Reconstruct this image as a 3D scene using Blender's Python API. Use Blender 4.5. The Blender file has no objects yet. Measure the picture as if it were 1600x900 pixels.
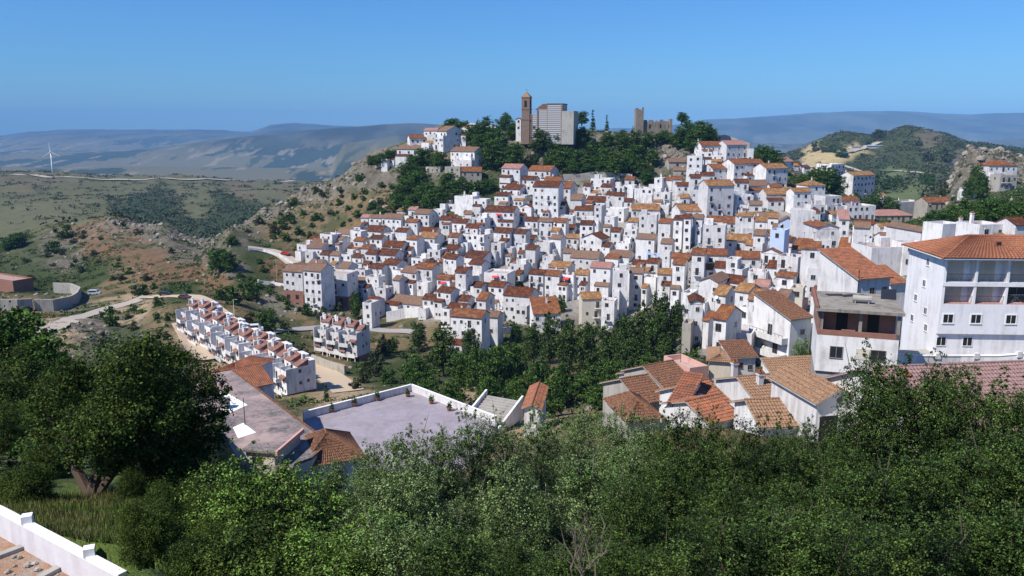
import bpy, math, random
import numpy as np
from math import sin, cos, radians as rad, pi, sqrt, atan2
random.seed(7); RNG = np.random.default_rng(7)
S = bpy.context.scene
COL = S.collection
# ---------------------------------------------------------------- camera
FPX, PITCH = 1250.0, math.atan(250 / 1250.0)
cp, sp = cos(PITCH), sin(PITCH)
cam_d = bpy.data.cameras.new("camera"); cam = bpy.data.objects.new("camera", cam_d); COL.objects.link(cam)
cam.location = (0, 0, 0); cam.rotation_euler = (pi / 2 - PITCH, 0, 0)
cam_d.sensor_width = 36; cam_d.lens = 36 * FPX / 1600; cam_d.clip_start = 0.3; cam_d.clip_end = 60000
S.camera = cam
# ---------------------------------------------------------------- light
SUN_AZ = np.array([-0.85, -0.53]); SUN_AZ /= np.linalg.norm(SUN_AZ); SUN_EL = rad(50); SKYS = .078
world = bpy.data.worlds.new("World"); S.world = world; world.use_nodes = True
nt = world.node_tree; nt.nodes.clear()
sky = nt.nodes.new('ShaderNodeTexSky'); sky.sky_type = 'NISHITA'; sky.sun_disc = False
sky.sun_elevation = SUN_EL; sky.sun_rotation = math.atan2(SUN_AZ[0], SUN_AZ[1])
sky.altitude = 400; sky.air_density = 1.25; sky.dust_density = 0.15; sky.ozone_density = 3.2
bg = nt.nodes.new('ShaderNodeBackground'); bg.inputs[1].default_value = SKYS
wo = nt.nodes.new('ShaderNodeOutputWorld'); hs = nt.nodes.new('ShaderNodeMix'); hs.data_type = 'RGBA'; hs.blend_type = 'MULTIPLY'; hs.inputs[0].default_value = 1; hs.inputs[7].default_value = (.38, .78, 1.36, 1); nt.links.new(sky.outputs[0], hs.inputs[6]); nt.links.new(hs.outputs[2], bg.inputs[0]); nt.links.new(bg.outputs[0], wo.inputs[0])
sun_d = bpy.data.lights.new("sun", 'SUN'); sun_d.energy = 5.0; sun_d.angle = rad(0.5); sun_d.color = (1, .94, .85)
sun = bpy.data.objects.new("sun", sun_d); COL.objects.link(sun)
from mathutils import Vector, Matrix
sdir = Vector((SUN_AZ[0] * cos(SUN_EL), SUN_AZ[1] * cos(SUN_EL), sin(SUN_EL)))
sun.rotation_euler = sdir.to_track_quat('Z', 'Y').to_euler(); sun.location = (-50, -20, 80)
vs = S.view_settings; vs.view_transform = 'Standard'; vs.look = 'None'; vs.exposure = 0.31; vs.gamma = 1; vs.use_curve_mapping = False
S.cycles.volume_bounces = 0; S.cycles.max_bounces = 6; S.cycles.diffuse_bounces = 2; S.cycles.transmission_bounces = 3
S.cycles.use_denoising = True
HAZE = 7e-5
# ---------------------------------------------------------------- picture <-> place
def tpy(py, px=800):
    v = -(py - 450.0); return (-sp * FPX + v * cp) / (cp * FPX + v * sp)
def kpx(px, py):
    v = -(py - 450.0); return (px - 800.0) / (cp * FPX + v * sp)
def P(px, py, D): return Vector((kpx(px, py) * D, D, tpy(py) * D))
def PZ(px, py, z):
    return P(px, py, z / tpy(py))
def proj(x, y, z):
    d = y * cp - z * sp; u = x / d * FPX; v = (y * sp + z * cp) / d * FPX
    return 800 + u, 450 - v
# ---------------------------------------------------------------- noise
def _h(i, j, s):
    n = (i.astype(np.int64) * 374761393 + j.astype(np.int64) * 668265263 + s * 974634777) & 0xffffffff
    n = ((n ^ (n >> 13)) * 1274126177) & 0xffffffff
    return ((n ^ (n >> 16)) & 0xffff) / 65535.0
def vnoise(x, y, s=0):
    i = np.floor(x); j = np.floor(y); fx = x - i; fy = y - j
    fx = fx * fx * (3 - 2 * fx); fy = fy * fy * (3 - 2 * fy)
    return (_h(i, j, s) * (1 - fx) + _h(i + 1, j, s) * fx) * (1 - fy) + (_h(i, j + 1, s) * (1 - fx) + _h(i + 1, j + 1, s) * fx) * fy
def fbm(x, y, o=4, s=0):
    a, t, r = .5, 0, 0
    for k in range(o):
        r = r + a * vnoise(x * 2 ** k + 17.3 * k, y * 2 ** k - 9.1 * k, s + k); t += a; a *= .52
    return r / t * 2 - 1
# ---------------------------------------------------------------- terrain profile
NEARL = [(1.5, 1300), (6, 1010), (12, 900), (20, 805), (28, 742)]
NEARR = [(1.5, 1300), (6, 1150), (12, 1000), (20, 900), (30, 800)]
COLS = {
 -500: NEARL + [(45, 660), (75, 590), (130, 540), (240, 500), (330, 440), (450, 385), (560, 378), (900, 335), (1500, 270), (1700, 275)],
 0: NEARL + [(45, 662), (75, 592), (130, 542), (200, 517), (240, 505), (290, 475), (330, 458), (400, 420), (440, 395), (480, 375), (560, 378), (700, 368), (900, 335), (1200, 295), (1500, 269), (1700, 272)],
 100: NEARL + [(45, 672), (75, 612), (130, 562), (200, 520), (250, 495), (300, 475), (330, 462), (400, 410), (450, 368), (480, 349), (500, 346), (650, 365), (900, 330), (1200, 293), (1500, 270), (1700, 273)],
 180: NEARL + [(45, 680), (75, 625), (130, 575), (190, 540), (230, 510), (265, 482), (290, 470), (330, 450), (400, 392), (450, 350), (480, 334), (520, 342), (650, 362), (900, 330), (1200, 296), (1500, 274), (1700, 277)],
 260: [(1.5, 1300), (6, 1050), (12, 940), (20, 850), (30, 780), (50, 700), (75, 660), (110, 625), (150, 580), (190, 535), (215, 500), (240, 478), (262, 465), (290, 459), (340, 430), (400, 385), (445, 352), (480, 360), (650, 372), (900, 330), (1200, 298), (1500, 276), (1700, 279)],
 310: [(1.5, 1300), (6, 1100), (12, 960), (20, 860), (30, 790), (50, 710), (75, 670), (110, 645), (150, 600), (180, 562), (205, 525), (228, 490), (250, 470), (270, 460), (300, 448), (340, 425), (400, 390), (440, 380), (480, 384), (650, 374), (900, 332), (1200, 299), (1500, 279), (1700, 282)],
 360: NEARR + [(50, 750), (75, 730), (110, 682), (140, 620), (170, 580), (200, 540), (225, 508), (245, 487), (265, 470), (290, 440), (320, 400), (345, 365), (365, 352), (400, 365), (500, 378), (650, 372), (900, 332), (1200, 300), (1500, 280), (1700, 283)],
 420: NEARR + [(50, 770), (75, 755), (110, 705), (140, 640), (170, 600), (200, 553), (225, 524), (250, 503), (280, 465), (310, 425), (335, 390), (360, 360), (385, 335), (400, 324), (430, 340), (600, 370), (900, 330), (1200, 300), (1500, 281), (1700, 284)],
 500: NEARR + [(50, 780), (80, 765), (100, 728), (118, 685), (150, 622), (170, 600), (200, 565), (230, 532), (255, 507), (280, 472), (300, 440), (330, 400), (360, 358), (390, 318), (415, 288), (440, 300), (600, 360), (900, 330), (1200, 300), (1500, 284), (1700, 287)],
 600: NEARR + [(50, 785), (80, 770), (100, 735), (118, 692), (140, 630), (160, 606), (180, 588), (205, 562), (230, 537), (250, 515), (265, 500), (285, 468), (310, 422), (335, 378), (360, 340), (385, 300), (405, 266), (420, 240), (440, 232), (470, 250), (650, 340), (900, 330), (1200, 300), (1600, 286)],
 700: NEARR + [(50, 785), (80, 770), (100, 735), (118, 690), (140, 630), (165, 602), (200, 562), (235, 520), (255, 490), (275, 460), (300, 418), (325, 372), (350, 328), (365, 300), (385, 262), (405, 222), (420, 197), (440, 195), (480, 240), (700, 330), (1600, 290)],
 800: NEARR + [(60, 770), (90, 725), (115, 675), (140, 637), (170, 605), (200, 568), (230, 528), (250, 500), (270, 465), (295, 422), (320, 375), (345, 325), (365, 290), (385, 262), (398, 235), (408, 208), (440, 203), (500, 240), (700, 330), (1600, 290)],
 900: NEARR + [(60, 720), (100, 665), (140, 637), (170, 605), (200, 565), (230, 520), (255, 482), (280, 440), (300, 405), (325, 360), (350, 320), (370, 285), (385, 262), (396, 235), (404, 208), (425, 202), (470, 205), (520, 240), (700, 330), (1600, 290)],
 1000: NEARR + [(60, 705), (90, 662), (120, 632), (150, 598), (180, 558), (210, 520), (235, 485), (260, 448), (285, 408), (310, 370), (335, 333), (360, 300), (378, 270), (390, 250), (400, 222), (410, 208), (460, 210), (520, 250), (700, 330), (1600, 290)],
 1100: NEARR + [(60, 690), (80, 650), (100, 610), (120, 580), (150, 548), (170, 520), (190, 490), (215, 452), (245, 408), (275, 368), (310, 330), (345, 292), (370, 262), (385, 240), (398, 222), (420, 216), (450, 225), (520, 260), (700, 320), (1600, 280)],
 1200: NEARR + [(60, 690), (80, 650), (105, 597), (130, 557), (155, 512), (185, 458), (215, 416), (245, 382), (280, 350), (310, 322), (345, 291), (380, 262), (405, 246), (430, 242), (470, 258), (600, 300), (800, 290), (1200, 262), (1600, 245)],
 1300: NEARR + [(50, 720), (70, 672), (85, 640), (110, 582), (140, 522), (165, 482), (190, 446), (220, 410), (260, 370), (300, 340), (350, 308), (380, 298), (420, 305), (500, 318), (700, 305), (900, 282), (1100, 258), (1300, 228), (1450, 209), (1600, 220)],
 1352: NEARR + [(50, 720), (70, 668), (85, 620), (110, 568), (140, 505), (165, 468), (190, 430), (220, 395), (260, 370), (300, 348), (350, 325), (400, 312), (500, 318), (700, 304), (900, 283), (1100, 262), (1250, 238), (1350, 222), (1450, 212), (1600, 222)],
 1400: NEARR + [(50, 720), (70, 660), (85, 595), (110, 552), (140, 490), (170, 450), (200, 410), (240, 380), (280, 362), (330, 348), (400, 333), (500, 318), (650, 303), (800, 283), (1000, 262), (1200, 235), (1400, 206), (1480, 199), (1650, 212)],
 1450: NEARR + [(50, 725), (62, 670), (72, 610), (85, 580), (110, 560), (130, 500), (150, 430), (180, 400), (210, 375), (240, 360), (280, 350), (330, 340), (400, 330), (500, 318), (650, 300), (800, 283), (1000, 255), (1200, 230), (1400, 211), (1480, 206), (1650, 215)],
 1500: NEARR + [(45, 735), (60, 672), (70, 625), (78, 592), (88, 567), (110, 562), (128, 500), (150, 405), (180, 372), (210, 350), (240, 335), (290, 318), (330, 300), (355, 262), (390, 237), (430, 232), (500, 260), (700, 288), (900, 278), (1100, 250), (1300, 229), (1400, 223), (1600, 235)],
 1600: NEARR + [(45, 740), (60, 675), (72, 632), (80, 590), (90, 567), (115, 558), (130, 490), (150, 400), (180, 366), (200, 340), (220, 314), (250, 306), (300, 300), (340, 285), (370, 265), (400, 250), (430, 246), (500, 265), (900, 280), (1200, 250), (1400, 239), (1600, 250)],
 2100: NEARR + [(60, 680), (90, 570), (130, 490), (180, 366), (250, 306), (400, 260), (900, 280), (1400, 242), (1600, 255)],
}
CA = np.array([(k - 800) / 1238.0 for k in COLS]); CL = []
for k, v in COLS.items():
    d = np.log(np.array([p[0] for p in v], float)); t = np.array([tpy(p[1]) for p in v])
    CL.append((d, t))
LG = np.linspace(math.log(1.5), math.log(2600), 900)
TT = np.array([np.interp(LG, d, t) for d, t in CL])
ker = np.hanning(15); ker /= ker.sum()
TT = np.array([np.convolve(np.pad(r, 7, mode='edge'), ker, mode='valid') for r in TT])
RIDGES = [
 (4300, .16, [(-800, 262), (520, 262), (540, 226), (580, 219), (605, 214), (625, 211), (650, 216), (700, 228), (760, 255), (1180, 255), (1230, 234), (1262, 220), (1300, 207), (1325, 211), (1365, 226), (1420, 240), (2300, 250)]),
 (7000, .22, [(-800, 240), (0, 243), (200, 237), (330, 222), (400, 212), (470, 205), (560, 197), (640, 191), (700, 195), (800, 210), (1000, 226), (1500, 222), (1600, 216), (2300, 214)]),
 (12500, .30, [(-800, 226), (-100, 222), (0, 216), (60, 207), (110, 203), (230, 203), (340, 203), (400, 206), (430, 196), (470, 192), (520, 195), (600, 199), (700, 204), (1000, 201), (1060, 193), (1110, 187), (1160, 183), (1200, 181), (1260, 177), (1330, 174), (1400, 174), (1450, 178), (1500, 180), (1560, 177), (1600, 176), (1700, 180), (2300, 190)]),
]
ZL = -9.7; WALLP = [PZ(-60, 772, ZL + .62), PZ(0, 799, ZL + .62), PZ(192, 901, ZL + .62)]
def height(x, y):
    x = np.asarray(x, float); y = np.maximum(np.asarray(y, float), 1.5)
    a = np.clip(x / y, CA[0], CA[-1]); l = np.log(y)
    ci = np.clip(np.searchsorted(CA, a) - 1, 0, len(CA) - 2)
    w = (a - CA[ci]) / (CA[ci + 1] - CA[ci]); w = np.clip(w, 0, 1); w = w * w * (3 - 2 * w) * .6 + w * .4
    li = np.clip((l - LG[0]) / (LG[1] - LG[0]), 0, len(LG) - 1.001); lj = li.astype(int); lf = li - lj
    def col(c): return TT[c, lj] * (1 - lf) + TT[c, lj + 1] * lf
    z = (col(ci) * (1 - w) + col(ci + 1) * w) * y
    # far country
    if np.max(y) > 1600:
        n = fbm(x / 900, y / 900, 4, 3)
        far = -330 + 45 * n + 0 * x
        far = far + 60 * np.maximum(0, fbm(x / 2600, y / 1900, 3, 11))
        px = 800 + (x / y) * 1250
        for D, wd, tb in RIDGES:
            tz = np.interp(px, [p[0] for p in tb], [tpy(p[1]) for p in tb]) * D
            tz = tz + fbm(x / 420, y / 900, 5, 5) * D * .0022
            g = np.exp(-((l - math.log(D)) / wd) ** 2)
            rr = -330 + (tz + 330) * g * (1 + .34 * fbm(x / 520, y / 620, 5, 21) * (1 - g * g))
            far = np.maximum(far, rr)
        b = np.clip((l - math.log(1650)) / (math.log(2500) - math.log(1650)), 0, 1); b = b * b * (3 - 2 * b)
        z = z * (1 - b) + far * b
    # roughness
    k = np.clip((y - 60) / 200, 0, 1) * np.clip(1 - (y - 1900) / 600, 0, 1)
    z = z + k * (1.0 * fbm(x / 22, y / 22, 4, 40)) + np.clip((y - 500) / 600, 0, 1) * np.clip(1 - (y - 1900) / 600, 0, 1) * 9 * fbm(x / 120, y / 150, 4, 41)
    z = z + .12 * np.clip(y / 30, 0, 1) * fbm(x / 1.7, y / 1.7, 3, 42)
    near = y < 26
    if near.any():
        A, B = WALLP[1], WALLP[2]; d = ((x - A.x) * (B.y - A.y) - (y - A.y) * (B.x - A.x)) / math.hypot(B.x - A.x, B.y - A.y)   # >0 on the camera's side
        lim = np.where((d > -.15) & (x < B.x + 1.5), ZL - .35, 1e9); up = ZL + .15 + np.clip(-d, 0, 9) * 0
        z = np.where(near, np.minimum(z, lim), z)
    return z + rockmap(x, y) * (np.abs(fbm(x / 9, y / 7, 5, 60)) * 7.5 - 1.2)
ROCKS = [(500, 288, 415, 45, 1.0), (420, 330, 395, 30, .7), (620, 245, 415, 35, .9), (660, 290, 385, 25, .7), (800, 228, 395, 22, 1.0), (850, 240, 392, 22, 1.0), (900, 235, 395, 25, .9), (960, 232, 395, 25, .8), (1030, 225, 398, 28, 1.2), (1070, 245, 390, 20, .9),
         (250, 350, 460, 45, 1.0), (310, 385, 440, 40, .9), (60, 400, 440, 40, .2), (1500, 262, 375, 42, 1.7), (1560, 262, 385, 45, 1.3), (430, 470, 272, 16, .5), (1050, 545, 160, 9, .5), (1245, 262, 400, 30, .6), (100, 520, 220, 25, .4), (160, 540, 195, 20, .5)]
RC = [(kpx(a, b) * d, d, r, s) for a, b, d, r, s in ROCKS]
def rockmap(x, y):
    m = 0 * x
    for X, Y, r, s in RC:
        m = np.maximum(m, s * np.exp(-(((x - X) / r) ** 2 + ((y - Y) / (r * .8)) ** 2) * 1.3))
    return m
def zg(x, y): return float(height(np.array([x]), np.array([y]))[0])
DS = np.exp(np.linspace(math.log(4), math.log(2400), 2200))
def solve(px, py, h=0.0, dmin=4.0, dmax=2400):
    """distance at which something h tall on the ground reaches picture point px,py"""
    k, t = kpx(px, py), tpy(py)
    D = DS[(DS >= dmin) & (DS <= dmax)]
    g = height(k * D, D) + h - t * D
    i = np.nonzero((g[:-1] < 0) & (g[1:] >= 0))[0]
    if len(i) == 0:
        j = int(np.argmin(np.abs(g))); return float(D[j])
    i = i[0]; f = g[i] / (g[i] - g[i + 1]); return float(D[i] + f * (D[i + 1] - D[i]))
def G(px, py, dmin=4.0, dmax=2400):
    D = solve(px, py, 0, dmin, dmax); return P(px, py, D)
# ---------------------------------------------------------------- object helpers
def tag(o, label=None, cat=None, group=None, kind=None):
    if label: o['label'] = label
    if cat: o['category'] = cat
    if group: o['group'] = group
    if kind: o['kind'] = kind
    return o
def empty(name, loc, rz=0, sc=1):
    o = bpy.data.objects.new(name, None); COL.objects.link(o); o.location = loc; o.rotation_euler = (0, 0, rz); o.scale = (sc,) * 3
    o.empty_display_size = .2; return o
def inst(name, data, parent=None, loc=(0, 0, 0), rz=0, sc=(1, 1, 1)):
    o = bpy.data.objects.new(name, data); COL.objects.link(o); o.parent = parent; o.location = loc; o.rotation_euler = (0, 0, rz); o.scale = sc; return o
def copy_tree(o, parent=None):
    c = o.copy(); COL.objects.link(c); c.parent = parent
    for ch in o.children: copy_tree(ch, c)
    return c
class MB:
    """collects faces, builds ONE mesh object"""
    def __init__(s): s.v = []; s.f = []; s.m = []; s.mi = 0
    def face(s, pts):
        n = len(s.v); s.v += [tuple(p) for p in pts]; s.f.append(tuple(range(n, n + len(pts)))); s.m.append(s.mi)
    def box(s, x0, x1, y0, y1, z0, z1):
        n = len(s.v); s.v += [(x0, y0, z0), (x1, y0, z0), (x1, y1, z0), (x0, y1, z0), (x0, y0, z1), (x1, y0, z1), (x1, y1, z1), (x0, y1, z1)]
        for q in ((3, 2, 1, 0), (4, 5, 6, 7), (0, 1, 5, 4), (1, 2, 6, 5), (2, 3, 7, 6), (3, 0, 4, 7)):
            s.f.append(tuple(n + i for i in q)); s.m.append(s.mi)
        return s
    def prism(s, poly, z0, z1, top=None):
        """poly: xy list ccw; z0/z1 heights"""
        n = len(s.v); k = len(poly)
        s.v += [(p[0], p[1], z0) for p in poly] + [(p[0], p[1], z1) for p in poly]
        s.f.append(tuple(n + i for i in reversed(range(k)))); s.f.append(tuple(n + k + i for i in range(k))); s.m += [s.mi] * 2
        for i in range(k):
            j = (i + 1) % k; s.f.append((n + i, n + j, n + k + j, n + k + i)); s.m.append(s.mi)
        return s
    def hexa(s, b, t):
        """two quads of 3d points (bottom, top) joined"""
        n = len(s.v); s.v += [tuple(p) for p in b] + [tuple(p) for p in t]
        for q in ((3, 2, 1, 0), (4, 5, 6, 7), (0, 1, 5, 4), (1, 2, 6, 5), (2, 3, 7, 6), (3, 0, 4, 7)):
            s.f.append(tuple(n + i for i in q)); s.m.append(s.mi)
        return s
    def tube(s, pts, rs, k=7):
        pts = [Vector(p) for p in pts]; n0 = len(s.v)
        for i, p in enumerate(pts):
            d = (pts[min(i + 1, len(pts) - 1)] - pts[max(i - 1, 0)]).normalized()
            a = d.orthogonal().normalized(); b = d.cross(a)
            for j in range(k):
                an = 2 * pi * j / k; q = p + (a * cos(an) + b * sin(an)) * rs[i]; s.v.append(tuple(q))
        for i in range(len(pts) - 1):
            for j in range(k):
                s.f.append((n0 + i * k + j, n0 + i * k + (j + 1) % k, n0 + (i + 1) * k + (j + 1) % k, n0 + (i + 1) * k + j)); s.m.append(s.mi)
        s.f.append(tuple(n0 + j for j in reversed(range(k)))); s.f.append(tuple(n0 + (len(pts) - 1) * k + j for j in range(k))); s.m += [s.mi] * 2
        return s
    def lathe(s, prof, k=12, c=(0, 0, 0)):
        n0 = len(s.v)
        for r, z in prof:
            for j in range(k): s.v.append((c[0] + r * cos(2 * pi * j / k), c[1] + r * sin(2 * pi * j / k), c[2] + z))
        for i in range(len(prof) - 1):
            for j in range(k):
                s.f.append((n0 + i * k + j, n0 + i * k + (j + 1) % k, n0 + (i + 1) * k + (j + 1) % k, n0 + (i + 1) * k + j)); s.m.append(s.mi)
        s.f.append(tuple(n0 + j for j in reversed(range(k)))); s.f.append(tuple(n0 + (len(prof) - 1) * k + j for j in range(k))); s.m += [s.mi] * 2
        return s
    def data(s, name, mats, smooth=False):
        me = bpy.data.meshes.new(name); me.from_pydata(s.v, [], s.f)
        for m in (mats if isinstance(mats, (list, tuple)) else [mats]): me.materials.append(m)
        if any(s.m): me.polygons.foreach_set("material_index", s.m)
        if smooth: me.polygons.foreach_set("use_smooth", [True] * len(s.f))
        me.update(); return me
    def build(s, name, mats, parent=None, loc=(0, 0, 0), rz=0, smooth=False):
        return inst(name, s.data(name, mats, smooth), parent, loc, rz)
def np_mesh(name, v, quads, mats, attrs=None, smooth=False, tris=False):
    me = bpy.data.meshes.new(name); k = 3 if tris else 4
    me.vertices.add(len(v)); me.vertices.foreach_set("co", np.asarray(v, np.float32).ravel())
    me.loops.add(len(quads) * k); me.loops.foreach_set("vertex_index", np.asarray(quads, np.int32).ravel())
    me.polygons.add(len(quads)); me.polygons.foreach_set("loop_start", np.arange(0, len(quads) * k, k, dtype=np.int32))
    me.polygons.foreach_set("loop_total", np.full(len(quads), k, np.int32))
    if smooth: me.polygons.foreach_set("use_smooth", np.ones(len(quads), bool))
    me.update(calc_edges=True)
    for nme, arr in (attrs or {}).items():
        at = me.color_attributes.new(nme, 'FLOAT_COLOR', 'POINT'); at.data.foreach_set("color", np.asarray(arr, np.float32).ravel())
    for m in (mats if isinstance(mats, (list, tuple)) else [mats]): me.materials.append(m)
    return me
# ---------------------------------------------------------------- materials
class N:
    def __init__(s, name, rough=.85, spec=.25):
        s.m = bpy.data.materials.new(name); s.m.use_nodes = True; s.t = s.m.node_tree; s.b = s.t.nodes['Principled BSDF']
        s.b.inputs['Roughness'].default_value = rough; s.b.inputs['Specular IOR Level'].default_value = spec; s._c = None
    def n(s, ty, **kw):
        x = s.t.nodes.new(ty)
        for k, v in kw.items(): setattr(x, k, v)
        return x
    def l(s, a, b): s.t.links.new(a, b)
    def co(s, kind='Object'):
        if not s._c: s._c = s.n('ShaderNodeTexCoord')
        return s._c.outputs[kind]
    def noise(s, scale, detail=3, rough=.55, co=None, dist=0):
        x = s.n('ShaderNodeTexNoise'); x.inputs['Scale'].default_value = scale; x.inputs['Detail'].default_value = detail; x.inputs['Roughness'].default_value = rough; x.inputs['Distortion'].default_value = dist
        s.l(co or s.co(), x.inputs['Vector']); return x.outputs['Fac']
    def ramp(s, fac, stops, interp='LINEAR'):
        x = s.n('ShaderNodeValToRGB'); x.color_ramp.interpolation = interp; e = x.color_ramp.elements
        while len(e) < len(stops): e.new(.5)
        for i, (p, c) in enumerate(stops):
            e[i].position = p; e[i].color = (*c, 1) if len(c) == 3 else c
        s.l(fac, x.inputs[0]); return x.outputs[0]
    def mix(s, fac, a, b, mode='MIX'):
        x = s.n('ShaderNodeMix', data_type='RGBA', blend_type=mode)
        for q, i in ((fac, 0), (a, 6), (b, 7)):
            if isinstance(q, (int, float)): x.inputs[i].default_value = q
            elif isinstance(q, tuple): x.inputs[i].default_value = (*q, 1)
            else: s.l(q, x.inputs[i])
        return x.outputs[2]
    def math(s, op, a, b=0.0, clamp=False):
        x = s.n('ShaderNodeMath', operation=op); x.use_clamp = clamp
        for i, q in enumerate((a, b)):
            if isinstance(q, (int, float)): x.inputs[i].default_value = q
            else: s.l(q, x.inputs[i])
        return x.outputs[0]
    def rnd(s): return s.n('ShaderNodeObjectInfo').outputs['Random']
    def base(s, c):
        if isinstance(c, tuple): s.b.inputs['Base Color'].default_value = (*c, 1)
        else: s.l(c, s.b.inputs['Base Color'])
        return s
    def bump(s, h, st=.5, d=.05):
        x = s.n('ShaderNodeBump'); x.inputs['Strength'].default_value = st; x.inputs['Distance'].default_value = d
        s.l(h, x.inputs['Height']); s.l(x.outputs[0], s.b.inputs['Normal']); return s
def plaster(name, a, b, dirt=(.42, .40, .38), dirtamt=.35):
    m = N(name, .9, .15); r = m.rnd()
    g = m.n('ShaderNodeNewGeometry').outputs['Position']
    c = m.mix(r, a, b)
    n1 = m.noise(.35, 5, .65, g)
    mp = m.n('ShaderNodeMapping'); mp.inputs['Scale'].default_value = (1.6, 1.6, .25); m.l(g, mp.inputs[0])
    n2 = m.noise(1.0, 4, .6, mp.outputs[0])
    d = m.ramp(m.math('MULTIPLY', n1, n2), [(.22, (0, 0, 0)), (.42, (1, 1, 1))])
    c = m.mix(m.math('MULTIPLY', d, dirtamt), c, dirt)
    m.base(c); m.bump(m.noise(3, 4, .6, g), .25, .04); return m.m
M = {}
M['white'] = plaster('white_plaster', (.80, .79, .775), (.58, .57, .57), (.34, .32, .31), .8)
M['cream'] = plaster('cream_plaster', (.62, .58, .48), (.55, .5, .42), (.3, .28, .25), .5)
M['bluewash'] = plaster('blue_plaster', (.5, .6, .78), (.45, .55, .75), (.4, .4, .42), .4)
M['stone'] = plaster('stone_wall', (.34, .31, .27), (.40, .37, .32), (.2, .18, .15), .8)
M['concrete'] = plaster('concrete', (.36, .34, .31), (.40, .38, .34), (.2, .18, .16), .7)
M['pinkwall'] = plaster('pink_plaster', (.55, .3, .26), (.6, .36, .3), (.3, .2, .18), .4)
def tile(name, cs, lich=None, la=.5):
    m = N(name, .85, .2); co = m.co(); r = m.rnd()
    g = m.n('ShaderNodeNewGeometry').outputs['Position']
    base = m.mix(r, cs[0], cs[1])
    n1 = m.noise(.9, 4, .7, g); n2 = m.noise(5.0, 3, .7, g)
    c = m.mix(m.ramp(n2, [(.35, (0, 0, 0)), (.65, (1, 1, 1))]), base, cs[2])
    if lich: c = m.mix(m.math('MULTIPLY', m.ramp(n1, [(.48, (0, 0, 0)), (.62, (1, 1, 1))]), la), c, lich)
    # tile courses and channels of the clay tiles, part of the roof surface itself
    w = m.n('ShaderNodeTexWave', wave_type='BANDS', bands_direction='X', wave_profile='SIN'); w.inputs['Scale'].default_value = .95; w.inputs['Distortion'].default_value = .35; w.inputs['Detail'].default_value = 1; m.l(co, w.inputs[0])
    w2 = m.n('ShaderNodeTexWave', wave_type='BANDS', bands_direction='Y', wave_profile='SAW'); w2.inputs['Scale'].default_value = .8; w2.inputs['Distortion'].default_value = .4; m.l(co, w2.inputs[0])
    h = m.math('ADD', w.outputs['Fac'], m.math('MULTIPLY', w2.outputs['Fac'], .35))
    m.base(c); m.bump(h, .9, .07); return m.m
M['d'] = tile('dark_rust_tiles', ((.135, .040, .017), (.08, .032, .020), (.04, .021, .015)), (.25, .075, .016), .7)
M['o'] = tile('orange_tiles', ((.30, .095, .038), (.21, .065, .03), (.09, .04, .025)), (.32, .17, .06), .6)
M['t'] = tile('ochre_tiles', ((.34, .17, .06), (.28, .12, .045), (.15, .075, .035)), (.5, .33, .17), .5)
M['b'] = tile('brown_tiles', ((.25, .15, .10), (.20, .11, .075), (.14, .09, .065)), (.3, .2, .12), .4)
M['p'] = tile('pink_tiles', ((.42, .22, .19), (.36, .17, .14), (.25, .13, .11)), (.45, .3, .25), .4)
m = N('terrace_floor', .9); m.base(m.mix(m.rnd(), (.34, .20, .16), (.45, .42, .40))); M['terr'] = m.m
m = N('dark_glass', .12, .5); m.base((.022, .026, .032)); M['glass'] = m.m
m = N('brown_frame', .5); m.base(m.mix(m.rnd(), (.10, .055, .03), (.45, .45, .45))); M['frame'] = m.m
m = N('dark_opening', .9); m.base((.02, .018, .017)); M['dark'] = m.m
m = N('wooden_door', .6); m.base(m.mix(m.rnd(), (.10, .05, .03), (.05, .07, .09))); M['door'] = m.m
m = N('rusty_iron', .5, .5); m.base((.03, .03, .033)); M['iron'] = m.m
m = N('red_awning', .7); m.base((.6, .05, .05)); M['red'] = m.m
m = N('bright_cloth', .8); m.base(m.ramp(m.rnd(), [(0, (.75, .75, .8)), (.3, (.15, .25, .6)), (.5, (.7, .1, .12)), (.75, (.8, .7, .3)), (.9, (.8, .8, .85))], 'CONSTANT')); M['cloth'] = m.m
def brickmat(name, a, b, mort, sc=1.0, bw=.25, bh=.07):
    m = N(name, .9); w = m.n('ShaderNodeTexBrick'); w.inputs['Scale'].default_value = sc; w.inputs['Brick Width'].default_value = bw; w.inputs['Row Height'].default_value = bh; w.inputs['Mortar Size'].default_value = .008
    mp = m.n('ShaderNodeMapping'); mp.inputs['Rotation'].default_value = (pi / 2, 0, 0); m.l(m.co(), mp.inputs[0]); m.l(mp.outputs[0], w.inputs[0])
    w.inputs['Color1'].default_value = (*a, 1); w.inputs['Color2'].default_value = (*b, 1); w.inputs['Mortar'].default_value = (*mort, 1)
    n = m.noise(.8, 4, .6); m.base(m.mix(m.math('MULTIPLY', n, .7), w.outputs[0], tuple(x * .45 for x in b))); return m.m
M['brick'] = brickmat('red_brick', (.36, .15, .10), (.28, .11, .075), (.3, .26, .22))
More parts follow.
